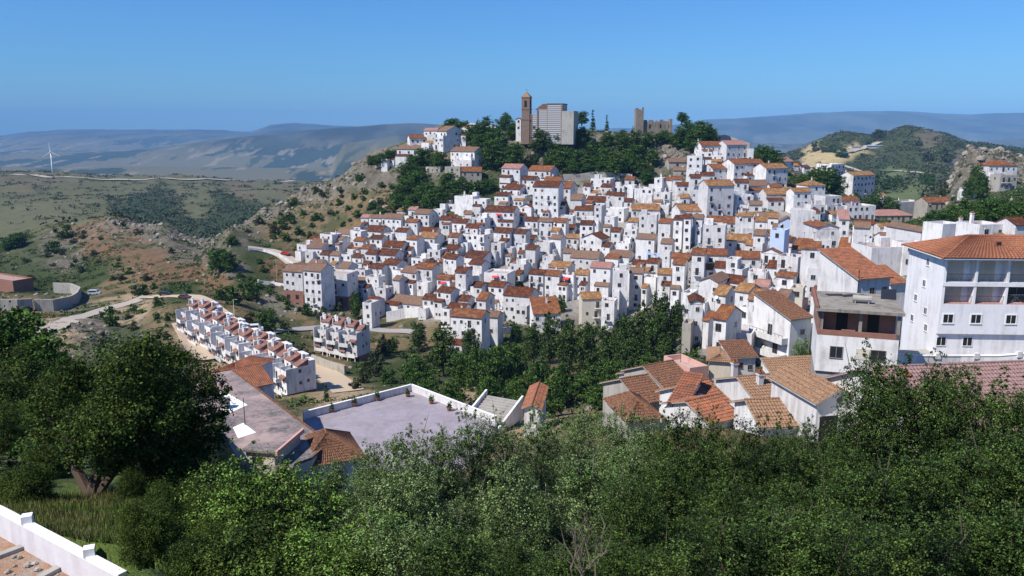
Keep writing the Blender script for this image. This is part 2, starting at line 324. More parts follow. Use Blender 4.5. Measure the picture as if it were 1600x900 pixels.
# ---------------------------------------------------------------- ground sheet
dry = (.175, .13, .065); brown = (.165, .10, .055); scrub = (.05, .065, .022); rock = (.135, .12, .09); dirt = (.36, .27, .17); pave = (.30, .28, .265)
grassy = (.09, .13, .03); olive = (.12, .118, .06); dkgreen = (.035, .052, .022); field = (.115, .14, .055); tanf = (.42, .33, .17); redd = (.33, .16, .10)
NEARA = [(60, 560, scrub), (60, 700, scrub), (20, 640, scrub), (110, 830, grassy), (170, 860, grassy), (200, 480, dirt), (130, 505, rock), (90, 520, dirt), (200, 530, scrub), (170, 560, rock), (260, 500, dry), (240, 540, dry), (310, 570, dirt), (250, 560, scrub),
 (60, 440, scrub), (20, 400, scrub), (100, 400, rock), (60, 480, dry), (150, 380, brown), (200, 360, brown), (230, 350, rock), (290, 385, rock), (240, 420, brown), (300, 430, brown), (290, 450, scrub), (150, 430, scrub), (180, 440, dry),
 (340, 440, brown), (370, 470, dry), (400, 440, scrub), (430, 420, brown), (360, 420, rock), (380, 385, rock), (400, 400, scrub), (450, 350, dry), (430, 330, rock), (480, 320, dry), (500, 295, rock), (560, 310, dry), (540, 340, dry), (580, 280, rock), (620, 270, rock), (620, 300, dry), (680, 270, scrub), (650, 240, scrub), (720, 230, dry), (700, 205, dry),
 (350, 510, dirt), (320, 530, dirt), (385, 500, dry), (440, 540, scrub), (460, 560, dry), (430, 480, rock), (480, 500, dry), (540, 600, dirt), (520, 570, dry), (560, 575, scrub), (600, 540, dry), (620, 505, dry), (650, 560, scrub), (700, 580, scrub), (800, 560, scrub), (620, 590, scrub), (760, 600, dry), (690, 540, dry), (730, 560, dirt),
 (600, 430, pave), (700, 400, pave), (560, 390, pave), (640, 480, pave), (800, 360, pave), (800, 440, pave), (900, 320, pave), (900, 400, pave), (1000, 320, pave), (1000, 420, pave), (1100, 320, pave), (1100, 400, pave), (1100, 480, pave), (1200, 330, pave), (1200, 400, pave), (1200, 480, pave), (1300, 360, pave), (1300, 440, pave), (1400, 380, pave), (1130, 540, pave), (1500, 400, pave),
 (660, 330, scrub), (720, 290, scrub), (760, 260, scrub), (800, 240, rock), (850, 245, scrub), (870, 220, rock), (900, 250, scrub), (940, 225, rock), (960, 250, scrub), (1030, 225, rock), (1020, 250, rock), (1080, 245, rock), (1080, 215, scrub),
 (1050, 545, rock), (1060, 590, dry), (1000, 590, scrub), (920, 600, dry), (1180, 590, dry), (1160, 620, dry), (1250, 560, scrub), (1580, 585, dry), (1500, 600, dry), (800, 625, dirt), (730, 620, dirt), (1000, 640, dry), (1100, 660, dry),
 (1530, 260, rock), (1490, 270, rock), (1500, 300, rock), (1450, 300, grassy), (1440, 330, field), (1540, 330, scrub), (1600, 330, scrub), (1240, 255, rock), (1260, 290, scrub), (1340, 300, scrub), (600, 720, scrub), (1200, 760, scrub), (400, 760, scrub), (900, 760, scrub)]
MIDA = [(-100, 300, olive), (100, 300, olive), (200, 290, olive), (300, 295, olive), (420, 290, olive), (480, 290, olive), (20, 340, olive), (120, 330, olive), (330, 350, dkgreen), (250, 330, dkgreen), (290, 345, dkgreen), (360, 320, dkgreen), (220, 322, dkgreen), (300, 330, olive), (380, 330, dkgreen), (420, 300, olive), (400, 350, dkgreen), (380, 300, (.13, .11, .065)), (60, 275, (.12, .105, .06)), (450, 300, (.125, .11, .065)),
 (1300, 290, field), (1340, 285, scrub), (1400, 285, dkgreen), (1420, 300, field), (1440, 322, field), (1400, 315, field), (1460, 310, dkgreen), (1380, 252, dkgreen), (1420, 252, scrub), (1400, 272, field), (1340, 262, dkgreen), (1500, 245, rock), (1480, 240, scrub), (1292, 247, tanf), (1270, 246, tanf), (1325, 238, tanf), (1345, 231, tanf), (1305, 228, scrub), (1345, 243, scrub), (1330, 215, scrub), (1400, 215, scrub), (1420, 230, scrub), (1450, 220, (.12, .105, .065)), (1500, 225, scrub), (1550, 235, dkgreen), (1360, 225, dkgreen), (1240, 245, scrub)]
NA_, NR = 860, 1250
aa = np.linspace(-1.15, 1.15, NA_); ll = np.exp(np.concatenate([np.linspace(math.log(1.5), math.log(60), 170, endpoint=False), np.linspace(math.log(60), math.log(520), 640, endpoint=False), np.linspace(math.log(520), math.log(22000), NR - 810)]))
AA, LL = np.meshgrid(aa, ll); X = (AA * LL).ravel(); Y = LL.ravel()
Z = height(X, Y)
def idw(px, py, anchors, sx=1.0):
    A = np.array([(a[0], a[1]) for a in anchors], float); C = np.array([a[2] for a in anchors])
    out = np.zeros((len(px), 3)); 
    for i in range(0, len(px), 60000):
        d = ((px[i:i + 60000, None] - A[:, 0]) ** 2 + ((py[i:i + 60000, None] - A[:, 1]) * 1.5) ** 2) + 9
        w = d ** -2.6; w /= w.sum(1, keepdims=True); out[i:i + 60000] = w @ C
    return out
px, py = proj(X, Y, Z)
wx = 16 * fbm(X / 14, Y / 14, 4, 70); wy = 9 * fbm(X / 14, Y / 14, 4, 71)
colr = idw(px + wx, np.clip(py, 150, 900) + wy, NEARA)
mid = Y > 470
colr[mid] = idw(px[mid] + 14 * fbm(X[mid] / 90, Y[mid] / 120, 4, 72), py[mid] + 7 * fbm(X[mid] / 90, Y[mid] / 120, 4, 73), MIDA)
b = np.clip((Y - 400) / 60, 0, 1)[:, None]; nb = (Y > 400) & (Y < 470)
far = Y > 1900
n1 = fbm(X / 260, Y / 560, 5, 80); n2 = fbm(X / 95, Y / 300, 4, 81)
fc = np.where(n1[:, None] > .05, np.array((.035, .05, .03)), np.array((.13, .12, .065)))
fc = np.where((n2 > .40)[:, None], np.array((.21, .18, .115)), fc)
fc = np.where((n2 < -.45)[:, None], np.array((.05, .065, .035)), fc)
hb = np.clip((Z[:, None] + 200) / 150, 0, 1); fc = fc * (1 - hb) + hb * np.array((.05, .055, .042)) * (.55 + 1.5 * np.clip(fbm(X / 300, Y / 500, 5, 84) + .35, 0, 1.4))[:, None]
colr[far] = fc[far]
# scattered scrub on the ground cover itself
s1 = fbm(X / 5.5, Y / 5.5, 4, 90); s2 = fbm(X / 28, Y / 28, 3, 91)
spot = np.clip((s1 + .45 * s2 - .12) * 6, 0, 1)
notp = (np.abs(colr - np.array(pave)).sum(1) > .12) & (Y > 60)
spot = np.where(notp & (Y < 460), spot, 0)
spm = np.clip((fbm(X / 16, Y / 22, 4, 92) + .3 * fbm(X / 90, Y / 120, 3, 93) - .22) * 6, 0, 1); spot = np.where((Y >= 460) & (Y < 1900), spm * .75, spot)
colr = colr * (1 - .72 * spot[:, None]) + .72 * spot[:, None] * np.array((.05, .065, .025))
rk = np.clip(rockmap(X, Y), 0, 1); rr = np.clip(rk * 1.3, 0, 1)[:, None] * np.clip(fbm(X / 4, Y / 4, 3, 95) * 4 + 1.2, 0, 1)[:, None] * .75
colr = colr * (1 - rr) + rr * np.array((.19, .17, .14))
ca = np.ones((len(X), 4)); ca[:, :3] = colr; ca[:, 3] = rk
idx = np.arange(NR * NA_).reshape(NR, NA_)
q = np.stack([idx[:-1, :-1], idx[:-1, 1:], idx[1:, 1:], idx[1:, :-1]], -1).reshape(-1, 4)
m = N('ground', .95, .1); g = m.n('ShaderNodeNewGeometry').outputs['Position']
at = m.n('ShaderNodeVertexColor', layer_name='cover')
n1_ = m.noise(.9, 6, .7, g); n2_ = m.noise(.12, 5, .65, g); n3_ = m.noise(5, 4, .6, g)
f = m.math('MULTIPLY', m.math('ADD', m.math('MULTIPLY', n1_, 1.1), m.math('MULTIPLY', n3_, .6)), m.math('ADD', n2_, .62))
mx = m.n('ShaderNodeVectorMath', operation='SCALE'); m.l(at.outputs['Color'], mx.inputs[0]); m.l(f, mx.inputs['Scale'])
m.base(mx.outputs[0])
vor = m.n('ShaderNodeTexVoronoi'); vor.inputs['Scale'].default_value = .55; m.l(g, vor.inputs['Vector'])
m.bump(m.math('ADD', m.math('MULTIPLY', vor.outputs['Distance'], m.math('MULTIPLY', at.outputs['Alpha'], 2.2)), n1_), .8, .7)
tag(inst('terrain', np_mesh('terrain', np.stack([X, Y, Z], 1), q, m.m, {'cover': ca}, smooth=True)), kind='structure')
del AA, LL, q, ca
# ---------------------------------------------------------------- haze
hz = MB(); hz.box(-20000, 20000, -60, 21500, -1400, 420)
hm = bpy.data.materials.new('haze_air'); hm.use_nodes = True; ht = hm.node_tree; ht.nodes.clear()
pv = ht.nodes.new('ShaderNodeVolumePrincipled'); pv.inputs['Color'].default_value = (.28, .58, 1, 1); pv.inputs['Density'].default_value = HAZE; pv.inputs['Anisotropy'].default_value = -0.2
mo = ht.nodes.new('ShaderNodeOutputMaterial'); ht.links.new(pv.outputs[0], mo.inputs['Volume'])
if HAZE > 0: tag(hz.build('haze', hm), kind='stuff')
# ---------------------------------------------------------------- roads draped on the ground
road_m = N('dirt_road', .95); rg = road_m.n('ShaderNodeNewGeometry').outputs['Position']; road_m.base(road_m.mix(road_m.noise(.8, 5, .7, rg), (.55, .44, .32), (.42, .33, .23)))
asph = N('asphalt', .9); asph.base(asph.mix(asph.noise(.5, 5, .7, asph.n('ShaderNodeNewGeometry').outputs['Position']), (.26, .25, .24), (.38, .36, .34)))
conc = N('pale_path', .9); conc.base(conc.mix(conc.noise(.5, 5, .7, conc.n('ShaderNodeNewGeometry').outputs['Position']), (.42, .37, .30), (.34, .30, .25)))
def resample(pts, step):
    out = [pts[0]]
    for a, b_ in zip(pts[:-1], pts[1:]):
        n = max(1, int((b_ - a).length / step)); out += [a.lerp(b_, (i + 1) / n) for i in range(n)]
    return out
def smooth_line(pts, it=3):
    for _ in range(it):
        q = [pts[0]]
        for a, b_ in zip(pts[:-1], pts[1:]): q += [a.lerp(b_, .25), a.lerp(b_, .75)]
        pts = q + [pts[-1]]
    return pts
ROADP = []
def ribbon(name, ppts, width, mat, lift=.14, dmin=40, step=2.0, label=None):
    pts = [G(a, b_, dmin) for a, b_ in ppts]; pts = [Vector((p.x, p.y, 0)) for p in pts]
    pts = resample(smooth_line(pts), step); NW = 5; V = []; ROADP.extend((p.x, p.y, width) for p in pts)
    for i, p in enumerate(pts):
        d = (pts[min(i + 1, len(pts) - 1)] - pts[max(i - 1, 0)]).normalized(); nrm = Vector((-d.y, d.x, 0))
        for j in range(NW):
            o = p + nrm * width * (j / (NW - 1) - .5); V.append((o.x, o.y))
    V = np.array(V); zz = height(V[:, 0], V[:, 1]).reshape(-1, NW); zz = np.maximum(zz, zz.mean(1, keepdims=True)) + lift
    V = np.column_stack([V, zz.ravel()]); F = [(i * NW + j, i * NW + j + 1, (i + 1) * NW + j + 1, (i + 1) * NW + j) for i in range(len(pts) - 1) for j in range(NW - 1)]
    tag(inst(name, np_mesh(name, V, F, mat, smooth=True)), kind='structure')
    return pts
ribbon('valley_road', [(52, 522), (110, 497), (165, 482), (215, 471), (235, 463)], 7, conc.m)
ribbon('hill_road', [(228, 465), (270, 463), (305, 463), (325, 478), (350, 500), (385, 522), (430, 545), (480, 568), (520, 590), (545, 612)], 6.5, road_m.m)
ribbon('town_road', [(405, 522), (450, 515), (500, 511), (560, 512), (610, 517), (660, 520)], 5, asph.m)
ribbon('upper_path', [(388, 388), (415, 391), (440, 398), (458, 412)], 6, conc.m)
ribbon('dirt_track', [(283, 505), (300, 540), (318, 565)], 5, road_m.m)
ribbon('field_track', [(1262, 262), (1300, 258), (1335, 262), (1380, 270), (1450, 271)], 9, conc.m, lift=.5, dmin=560, step=12)
ribbon('ridge_track', [(1318, 240), (1345, 232), (1375, 222)], 10, conc.m, lift=.6, dmin=560, step=12)
ribbon('crest_road', [(20, 273), (120, 279), (230, 281), (340, 283), (460, 283)], 14, conc.m, lift=1.0, dmin=900, step=15)
# ---------------------------------------------------------------- shared small parts
def win_data(name, w, h, framem, panem, shutter=False, t=.06):
    b_ = MB(); b_.box(-w / 2 - t, w / 2 + t, -.05, .02, h, h + t); b_.box(-w / 2 - t, w / 2 + t, -.09, .02, -t, 0)
    b_.box(-w / 2 - t, -w / 2, -.05, .02, 0, h); b_.box(w / 2, w / 2 + t, -.05, .02, 0, h); b_.box(-.025, .025, -.03, .02, 0, h)
    b_.mi = 1; b_.box(-w / 2, w / 2, -.012, .02, 0, h)
    return b_.data(name, [framem, panem])
WIN = [win_data('window', .8, 1.05, M['frame'], M['glass']), win_data('window', .6, .75, M['frame'], M['glass']), win_data('window', .9, 1.0, M['frame'], M['glass']), win_data('window', .8, 1.9, M['frame'], M['glass'])]
DOOR = win_data('door', .95, 2.05, M['frame'], M['door'])
def rail_data(w):
    b_ = MB(); b_.box(-w / 2, w / 2, -.95, 0, -.14, 0); b_.mi = 1; b_.box(-w / 2, w / 2, -.95, -.92, .9, .95)
    for i in range(int(w / .14) + 1): b_.box(-w / 2 + i * .14, -w / 2 + i * .14 + .025, -.945, -.925, 0, .9)
    for s_ in (-w / 2, w / 2 - .03): b_.box(s_, s_ + .03, -.95, 0, .9, .94)
    return b_.data('balcony', [M['white'], M['iron']])
RAIL = [rail_data(1.7), rail_data(2.6)]
def chim_data(v):
    b_ = MB(); w, h = ((.24, 1.2), (.28, 1.4), (.22, .95))[v]
    b_.box(-w, w, -w, w, -1.2, h); b_.box(-w - .08, w + .08, -w - .08, w + .08, h - .22, h - .1); b_.mi = 1
    b_.hexa([(-w - .1, -w - .1, h), (w + .1, -w - .1, h), (w + .1, w + .1, h), (-w - .1, w + .1, h)], [(-.1, -.1, h + .3), (.1, -.1, h + .3), (.1, .1, h + .3), (-.1, .1, h + .3)])
    return b_.data('chimney', [M['white'], M['o']])
CHIM = [chim_data(i) for i in range(3)]
def aerial():
    b_ = MB(); b_.tube([(0, 0, -.5), (0, 0, 2.2)], [.035, .03], 5); b_.tube([(-.5, 0, 2.0), (.6, 0, 2.0)], [.02, .02], 4)
    for i in range(5): b_.tube([(-.4 + i * .22, -.3, 2.0), (-.4 + i * .22, .3, 2.0)], [.015, .015], 4)
    return b_.data('aerial', M['iron'])
AER = aerial()
dish = MB(); dish.lathe([(.02, 0), (.25, .03), (.42, .12), (.40, .13), (.24, .06), (.02, .04)], 12); dish.tube([(0, 0, 0), (0, .0, -.5)], [.03, .03], 5)
DISH = dish.data('satellite_dish', M['white'])
HOUSES = []
def roof_mesh(b_, x0, x1, y0, y1, z, kind, pitch, oh=.3, th=.14):
    """adds roof slabs over a rectangle; returns ridge height"""
    tp = math.tan(pitch); xa, xb, ya, yb = x0 - oh * .6, x1 + oh * .6, y0 - oh, y1 + oh
    def slab(p): b_.hexa([(a, c, d) for a, c, d in p], [(a, c, d + th) for a, c, d in p])
    if kind == 'R':
        ym = (y0 + y1) / 2; zr = z + (ym - y0) * tp
        slab([(xa, ya, z - oh * tp), (xb, ya, z - oh * tp), (xb, ym, zr), (xa, ym, zr)]); slab([(xa, ym, zr + .003), (xb, ym, zr + .003), (xb, yb, z - oh * tp), (xa, yb, z - oh * tp)])
        b_.box(xa, xb, ym - .12, ym + .12, zr + th - .04, zr + th + .08)
    elif kind == 'M':
        zr = z + (y1 - y0) * tp
        slab([(xa, ya, z - oh * tp), (xb, ya, z - oh * tp), (xb, yb, zr + oh * tp), (xa, yb, zr + oh * tp)])
    elif kind == 'G':
        xm = (x0 + x1) / 2; zr = z + (xm - x0) * tp; xa, xb = x0 - oh, x1 + oh
        slab([(xa, ya, z - oh * tp), (xm, ya, zr), (xm, yb, zr), (xa, yb, z - oh * tp)]); slab([(xm, ya, zr + .003), (xb, ya, z - oh * tp), (xb, yb, z - oh * tp), (xm, yb, zr + .003)])
    elif kind == 'H':
        d = min(x1 - x0, y1 - y0) / 2; zr = z + d * tp; xa, xb, ya, yb = x0 - oh, x1 + oh, y0 - oh, y1 + oh
        zl = z - oh * tp; D_ = d + oh
        if x1 - x0 >= y1 - y0: r0, r1 = (xa + D_, (ya + yb) / 2, zr), (xb - D_, (ya + yb) / 2, zr)
        else: r0, r1 = ((xa + xb) / 2, ya + D_, zr), ((xa + xb) / 2, yb - D_, zr)
        c = [(xa, ya, zl), (xb, ya, zl), (xb, yb, zl), (xa, yb, zl)]
        if x1 - x0 >= y1 - y0: fs = [(c[0], c[1], r1, r0), (c[1], c[2], r1), (c[2], c[3], r0, r1), (c[3], c[0], r0)]
        else: fs = [(c[0], c[1], r0), (c[1], c[2], r1, r0), (c[2], c[3], r1), (c[3], c[0], r0, r1)]
        for f_ in fs: b_.face(f_)
        lo = [(p[0], p[1], p[2] - th) for p in c]; b_.face(lo[::-1])
        for i in range(4): b_.face((lo[i], lo[(i + 1) % 4], c[(i + 1) % 4], c[i]))
    return zr
NWRD = {1: 'single-storey', 2: 'two-storey', 3: 'three-storey', 4: 'four-storey', 5: 'five-storey', 6: 'six-storey'}
def place_front(x0, x1, py, h, yaw, dmin=60, dmax=2400, D=None):
    xc = (x0 + x1) / 2
    if D is None: D = solve(xc, py, h, dmin, dmax)
    a0, a1 = kpx(x0, py), kpx(x1, py); s_, c_ = sin(-yaw), cos(yaw)
    W = D * (a1 - a0) / (c_ + s_ * (a0 + a1) / 2)
    Lx = a0 * (D + W * s_ / 2); Ly = D + W * s_ / 2
    ctr = Vector((Lx + W * c_ / 2, Ly - W * s_ / 2, 0)); return ctr, W, D
def house(x0, x1, py, fl, kind='R', c='d', yaw=-24, dp=None, wall='white', pitch=24, wins=True, dmin=60, dmax=2400, D=None, hh=None, name='white_house', adj=None, wc=None, base=None, chim=None, side=True, zone=None):
    r = random.Random(int(x0 * 131 + py * 17 + fl))
    if kind == 'F' and wins and adj is None and wall == 'white' and x1 - x0 < 26 and r.random() < .42: kind = 'R'; c = r.choice('dddbot')
    yaw_ = rad(yaw + r.uniform(-7, 7)); h = hh or 2.85 * fl
    ctr, W, D = place_front(x0, x1, py, h, yaw_, dmin, dmax, D)
    dp = dp or min(max(5.0, W * r.uniform(.75, 1.05)), 8.5)
    z = tpy(py) * ctr.y - h
    if name == 'white_house' and wall != 'white': name = {'stone': 'stone_house', 'cream': 'cream_house', 'concrete': 'grey_house', 'bluewash': 'blue_house', 'pinkwall': 'pink_house', 'brick': 'brick_house'}[wall]
    o = empty(name, (ctr.x, ctr.y, z), yaw_)
    w = MB(); fd = 5.0
    x_0, x_1 = -W / 2, W / 2; tp = math.tan(rad(pitch))
    if kind == 'F':
        p = .75; t = .22; w.box(x_0, x_1, 0, dp, -fd, h - p)
        w.box(x_0, x_1, 0, t, h - p, h); w.box(x_0, x_1, dp - t, dp, h - p, h); w.box(x_0, x_0 + t, t, dp - t, h - p, h); w.box(x_1 - t, x_1, t, dp - t, h - p, h)
    else:
        w.box(x_0, x_1, 0, dp, -fd, h)
        if kind == 'R':
            for xx in (x_0, x_1 - .25): w.hexa([(xx, 0, h), (xx + .25, 0, h), (xx + .25, dp, h), (xx, dp, h)], [(xx, dp / 2 - .05, h + dp / 2 * tp), (xx + .25, dp / 2 - .05, h + dp / 2 * tp), (xx + .25, dp / 2 + .05, h + dp / 2 * tp), (xx, dp / 2 + .05, h + dp / 2 * tp)])
        elif kind == 'M':
            for xx in (x_0, x_1 - .25): w.hexa([(xx, 0, h), (xx + .25, 0, h), (xx + .25, dp, h), (xx, dp, h)], [(xx, dp - .1, h + dp * tp - .05), (xx + .25, dp - .1, h + dp * tp - .05), (xx + .25, dp, h + dp * tp - .02), (xx, dp, h + dp * tp - .02)])
            w.box(x_0 + .25, x_1 - .25, dp - .25, dp, h, h + (dp - .25) * tp - .02)
        elif kind == 'G':
            for yy in (0, dp - .25): w.hexa([(x_0, yy, h), (x_1, yy, h), (x_1, yy + .25, h), (x_0, yy + .25, h)], [(-.05, yy, h + W / 2 * tp), (.05, yy, h + W / 2 * tp), (.05, yy + .25, h + W / 2 * tp), (-.05, yy + .25, h + W / 2 * tp)])
    w.build('wall', M[wall], o)
    anx = None
    if wins and W > 3.0 and 150 < ctr.y < 430 and wall == 'white' and adj is None and r.random() < .68:
        aw = W * r.uniform(.38, .72); ad = r.uniform(1.5, 3.4); ah = max(2.3, h * r.uniform(.32, .68)); xa = x_0 + .05 if r.random() < .5 else x_1 - aw - .05
        anx = (xa, xa + aw, ah); q = MB(); q.box(xa, xa + aw, -ad, -.004, -fd - 1.5, ah)
        if r.random() < .45:
            q.box(xa, xa + aw, -ad, -ad + .16, ah, ah + .8); q.box(xa, xa + .16, -ad + .16, -.004, ah, ah + .8); q.box(xa + aw - .16, xa + aw, -ad + .16, -.004, ah, ah + .8); q.build('annexe_wall', M[wall], o)
            MB().box(xa + .16, xa + aw - .16, -ad + .16, -.004, ah + .003, ah + .03).build('terrace', M['terr'], o)
        else:
            q.build('annexe_wall', M[wall], o); tq = .36; q = MB(); a_, b2_, y_a, y_b = xa - .15, xa + aw + .15, -ad - .25, -.004
            q.hexa([(a_, y_a, ah + .02), (b2_, y_a, ah + .02), (b2_, y_b, ah + .02 + (y_b - y_a) * tq), (a_, y_b, ah + .02 + (y_b - y_a) * tq)], [(a_, y_a, ah + .16), (b2_, y_a, ah + .16), (b2_, y_b, ah + .16 + (y_b - y_a) * tq), (a_, y_b, ah + .16 + (y_b - y_a) * tq)])
            q.build('annexe_roof', M[r.choice(['d', 'd', 'd', 'b', 'o', 't'])], o)
        for f_ in range(int(ah // 2.6)):
            for xx in ([xa + aw * .5] if aw < 2.8 else [xa + aw * .28, xa + aw * .72]):
                if r.random() < .75: inst('window', r.choice(WIN[:3]), o, (xx + r.uniform(-.1, .1), -ad - .003, ah - 1.7 - f_ * 2.7), 0)
    if kind == 'F':
        rf = MB().box(x_0 + .22, x_1 - .22, .22, dp - .22, h - .75, h - .71).build('roof', M['terr'], o)
        zt = h - .7
        if r.random() < .45 and W > 4:      # stair hut on the terrace
            hb_ = MB(); xa = r.choice([x_0 + .3, x_1 - 2.6]); hb_.box(xa, xa + 2.2, dp - 2.6, dp - .3, zt, zt + 2.1); hb_.build('stair_hut', M[wall], o)
    else:
        rb = MB(); zt = roof_mesh(rb, x_0, x_1, 0, dp, h, kind, rad(pitch)); rf = rb.build('roof', M[c], o)
        if r.random() < .3: w2 = MB().box(x_0 - .06, x_1 + .06, -.07, -.003, h - .32, h - .16).build('cornice', M[wall], o)
    if chim is None: chim = 1 if r.random() < .5 and W > 3.5 else 0
    for k_ in range(chim):
        inst('chimney', r.choice(CHIM), rf if kind != 'F' else o, (r.uniform(x_0 + .8, x_1 - .8), dp * r.uniform(.55, .85), (zt - .2) if kind != 'F' else zt + 1.1 - .0), 0, (1, 1, 1))
    if r.random() < .6: inst('aerial', AER, o, (r.uniform(x_0 + .6, x_1 - .6), dp * .6, (zt if kind != 'F' else h) + 0), r.uniform(0, 3))
    if r.random() < .12: q = inst('satellite_dish', DISH, o, (x_0 + .7, -.25, h - .6), 0); q.rotation_euler = (rad(70), 0, .4)
    if wins:
        nc = wc or max(1, int(W / 2.3))
        base_w = r.choice(WIN[:3]); nfl = fl
        for f_ in range(nfl):
            zb = h - 2.85 * (nfl - f_) + 1.0
            for c_ in range(nc):
                if anx and anx[0] - .4 < x_0 + W * (c_ + .5) / nc < anx[1] + .4 and zb < anx[2] + .5: r.random(); continue
                if r.random() < (.2 if W < 9 else .12): continue
                xx = x_0 + W * (c_ + .5) / nc + r.uniform(-.35, .35)
                xx = min(max(xx, x_0 + .75), x_1 - .75)
                if W < 1.9: continue
                dt = base_w if r.random() < .7 else r.choice(WIN[:3])
                if f_ == 0 and r.random() < .18: inst('door', DOOR, o, (xx, -.003, 0), 0); continue
                if f_ > 0 and r.random() < .14 and W > 3.2:
                    inst('window', WIN[3], o, (xx, -.003, zb - 1.0), 0); inst('balcony', RAIL[0], o, (xx, -.003, zb - 1.0), 0); continue
                inst('window', dt, o, (xx, -.003, zb + r.uniform(-.25, .2)), 0)
            if side and r.random() < .4 and dp > 4.5:
                inst('window', r.choice(WIN[:2]), o, (x_1 + .003, dp * r.uniform(.35, .65), zb), pi / 2)
            if side and r.random() < .2: inst('window', r.choice(WIN[:2]), o, (x_0 - .003, dp * .5, zb), -pi / 2)
        if r.random() < .012 and W > 3: 
            aw = MB(); aw.hexa([(-1.1, -1.2, -.5), (1.1, -1.2, -.5), (1.1, 0, 0), (-1.1, 0, 0)], [(-1.1, -1.2, -.46), (1.1, -1.2, -.46), (1.1, 0, .04), (-1.1, 0, .04)]); aw.build('awning', M['red'], o, (0, -.01, h - .9))
    HOUSES.append(dict(o=o, px=(x0 + x1) / 2, py=py, fl=fl, kind=kind, c=c, W=W, wall=wall, adj=adj, zone=zone, D=D))
    o['_w'] = W; o['_d'] = dp; o['_h'] = h
    return o
def T(ox, oy, rows, yaw=-24, **kw):
    for r in rows:
        x0, x1, y, fl, k = r[:5]; c = r[5] if len(r) > 5 else 'd'; e = r[6] if len(r) > 6 else {}
        q = dict(kw); q['yaw'] = yaw; q.update(e); house(ox + x0 / 4, ox + x1 / 4, oy + y / 4, fl, k, c, **q)
# hilltop houses west of the church
T(400, 180, [(960, 1065, 146, 2, 'R', 'o', dict(yaw=10)), (1050, 1130, 96, 2, 'R', 'p'), (1130, 1190, 100, 3, 'R', 'b', dict(dp=11, yaw=-40)), (1110, 1178, 140, 2, 'F'), (1262, 1330, 88, 2, 'G', 't'),
 (880, 1035, 212, 2, 'R', 'b'), (1048, 1115, 176, 1, 'R', 't'), (1215, 1365, 226, 3, 'R', 'b', dict(dp=9, yaw=-30)), (1180, 1275, 322, 2, 'F', 'd', dict(wall='stone')), (1285, 1410, 352, 2, 'R', 'o', dict(wall='stone', yaw=-5)), (1060, 1150, 322, 1, 'F', 'd', dict(wall='stone')), (800, 860, 275, 1, 'F'),
 (610, 650, 690, 2, 'F'), (655, 700, 640, 2, 'R', 'p'), (705, 780, 642, 2, 'R', 'b'), (785, 905, 645, 2, 'R', 'b', dict(wc=4)), (770, 850, 590, 1, 'F', 'd', dict(wall='pinkwall')), (880, 940, 600, 1, 'R', 'b'),
 (950, 1000, 590, 2, 'R', 'p'), (985, 1080, 616, 3, 'R', 'b', dict(dp=7)), (1100, 1165, 590, 2, 'F'), (1165, 1240, 555, 1, 'F'), (1145, 1215, 652, 2, 'R'), (1225, 1310, 672, 2, 'R'), (1310, 1375, 702, 2, 'R'), (870, 940, 727, 2, 'R'), (1020, 1120, 727, 2, 'R'), (930, 1000, 668, 2, 'F')], yaw=-22, dmin=200, dmax=480)
# lower west of the village
T(380, 350, [(335, 395, 128, 2, 'F', 'd', dict(yaw=-30)), (400, 490, 108, 1, 'F'), (400, 490, 150, 2, 'M', 'b', dict(yaw=-10)), (480, 555, 64, 3, 'F', 'd', dict(yaw=-30, wall='white')), (557, 620, 96, 2, 'R', 'b'), (580, 660, 60, 1, 'R', 'b'),
 (685, 735, 45, 3, 'F'), (690, 750, 105, 2, 'R', 'o'), (760, 860, 45, 1, 'R'), (790, 865, 92, 2, 'R'), (905, 945, 100, 1, 'R'), (735, 790, 152, 3, 'R', 'o'), (870, 990, 142, 3, 'R'), (650, 690, 150, 1, 'R'), (535, 595, 195, 2, 'R', 'b'), (605, 672, 190, 2, 'F'), (680, 735, 208, 2, 'R'), (480, 530, 190, 2, 'R'),
 (765, 828, 187, 3, 'R'), (835, 945, 192, 3, 'R'), (1020, 1085, 96, 3, 'F'), (1095, 1195, 86, 2, 'F'), (1265, 1325, 152, 2, 'R'), (785, 865, 275, 3, 'R'), (875, 960, 252, 3, 'R'), (985, 1080, 302, 3, 'R', 'b'), (1130, 1210, 266, 2, 'R'), (1085, 1180, 278, 3, 'F'),
 (405, 485, 250, 1, 'R', 'b'), (590, 650, 278, 3, 'R', 'b', dict(dp=8)), (660, 750, 366, 2, 'R', 'b'), (765, 845, 330, 3, 'F'), (830, 890, 400, 3, 'F'), (935, 975, 350, 3, 'F'), (1325, 1390, 302, 4, 'R'), (1385, 1500, 210, 2, 'R'), (1210, 1295, 424, 3, 'R'), (1120, 1205, 470, 2, 'R'),
 (905, 1115, 496, 1, 'R', 'b'), (770, 825, 482, 2, 'R'), (745, 800, 492, 3, 'F'), (1310, 1365, 346, 2, 'R'), (700, 760, 285, 3, 'F'), (1250, 1330, 215, 3, 'F'), (1050, 1120, 215, 2, 'F'), (1000, 1050, 160, 2, 'R'), (1150, 1230, 160, 3, 'F'), (930, 985, 290, 3, 'F'), (880, 930, 60, 2, 'F'), (1210, 1290, 345, 2, 'F'), (1190, 1270, 200, 2, 'F'), (690, 740, 250, 2, 'F')], yaw=-26, dmin=200, dmax=420)
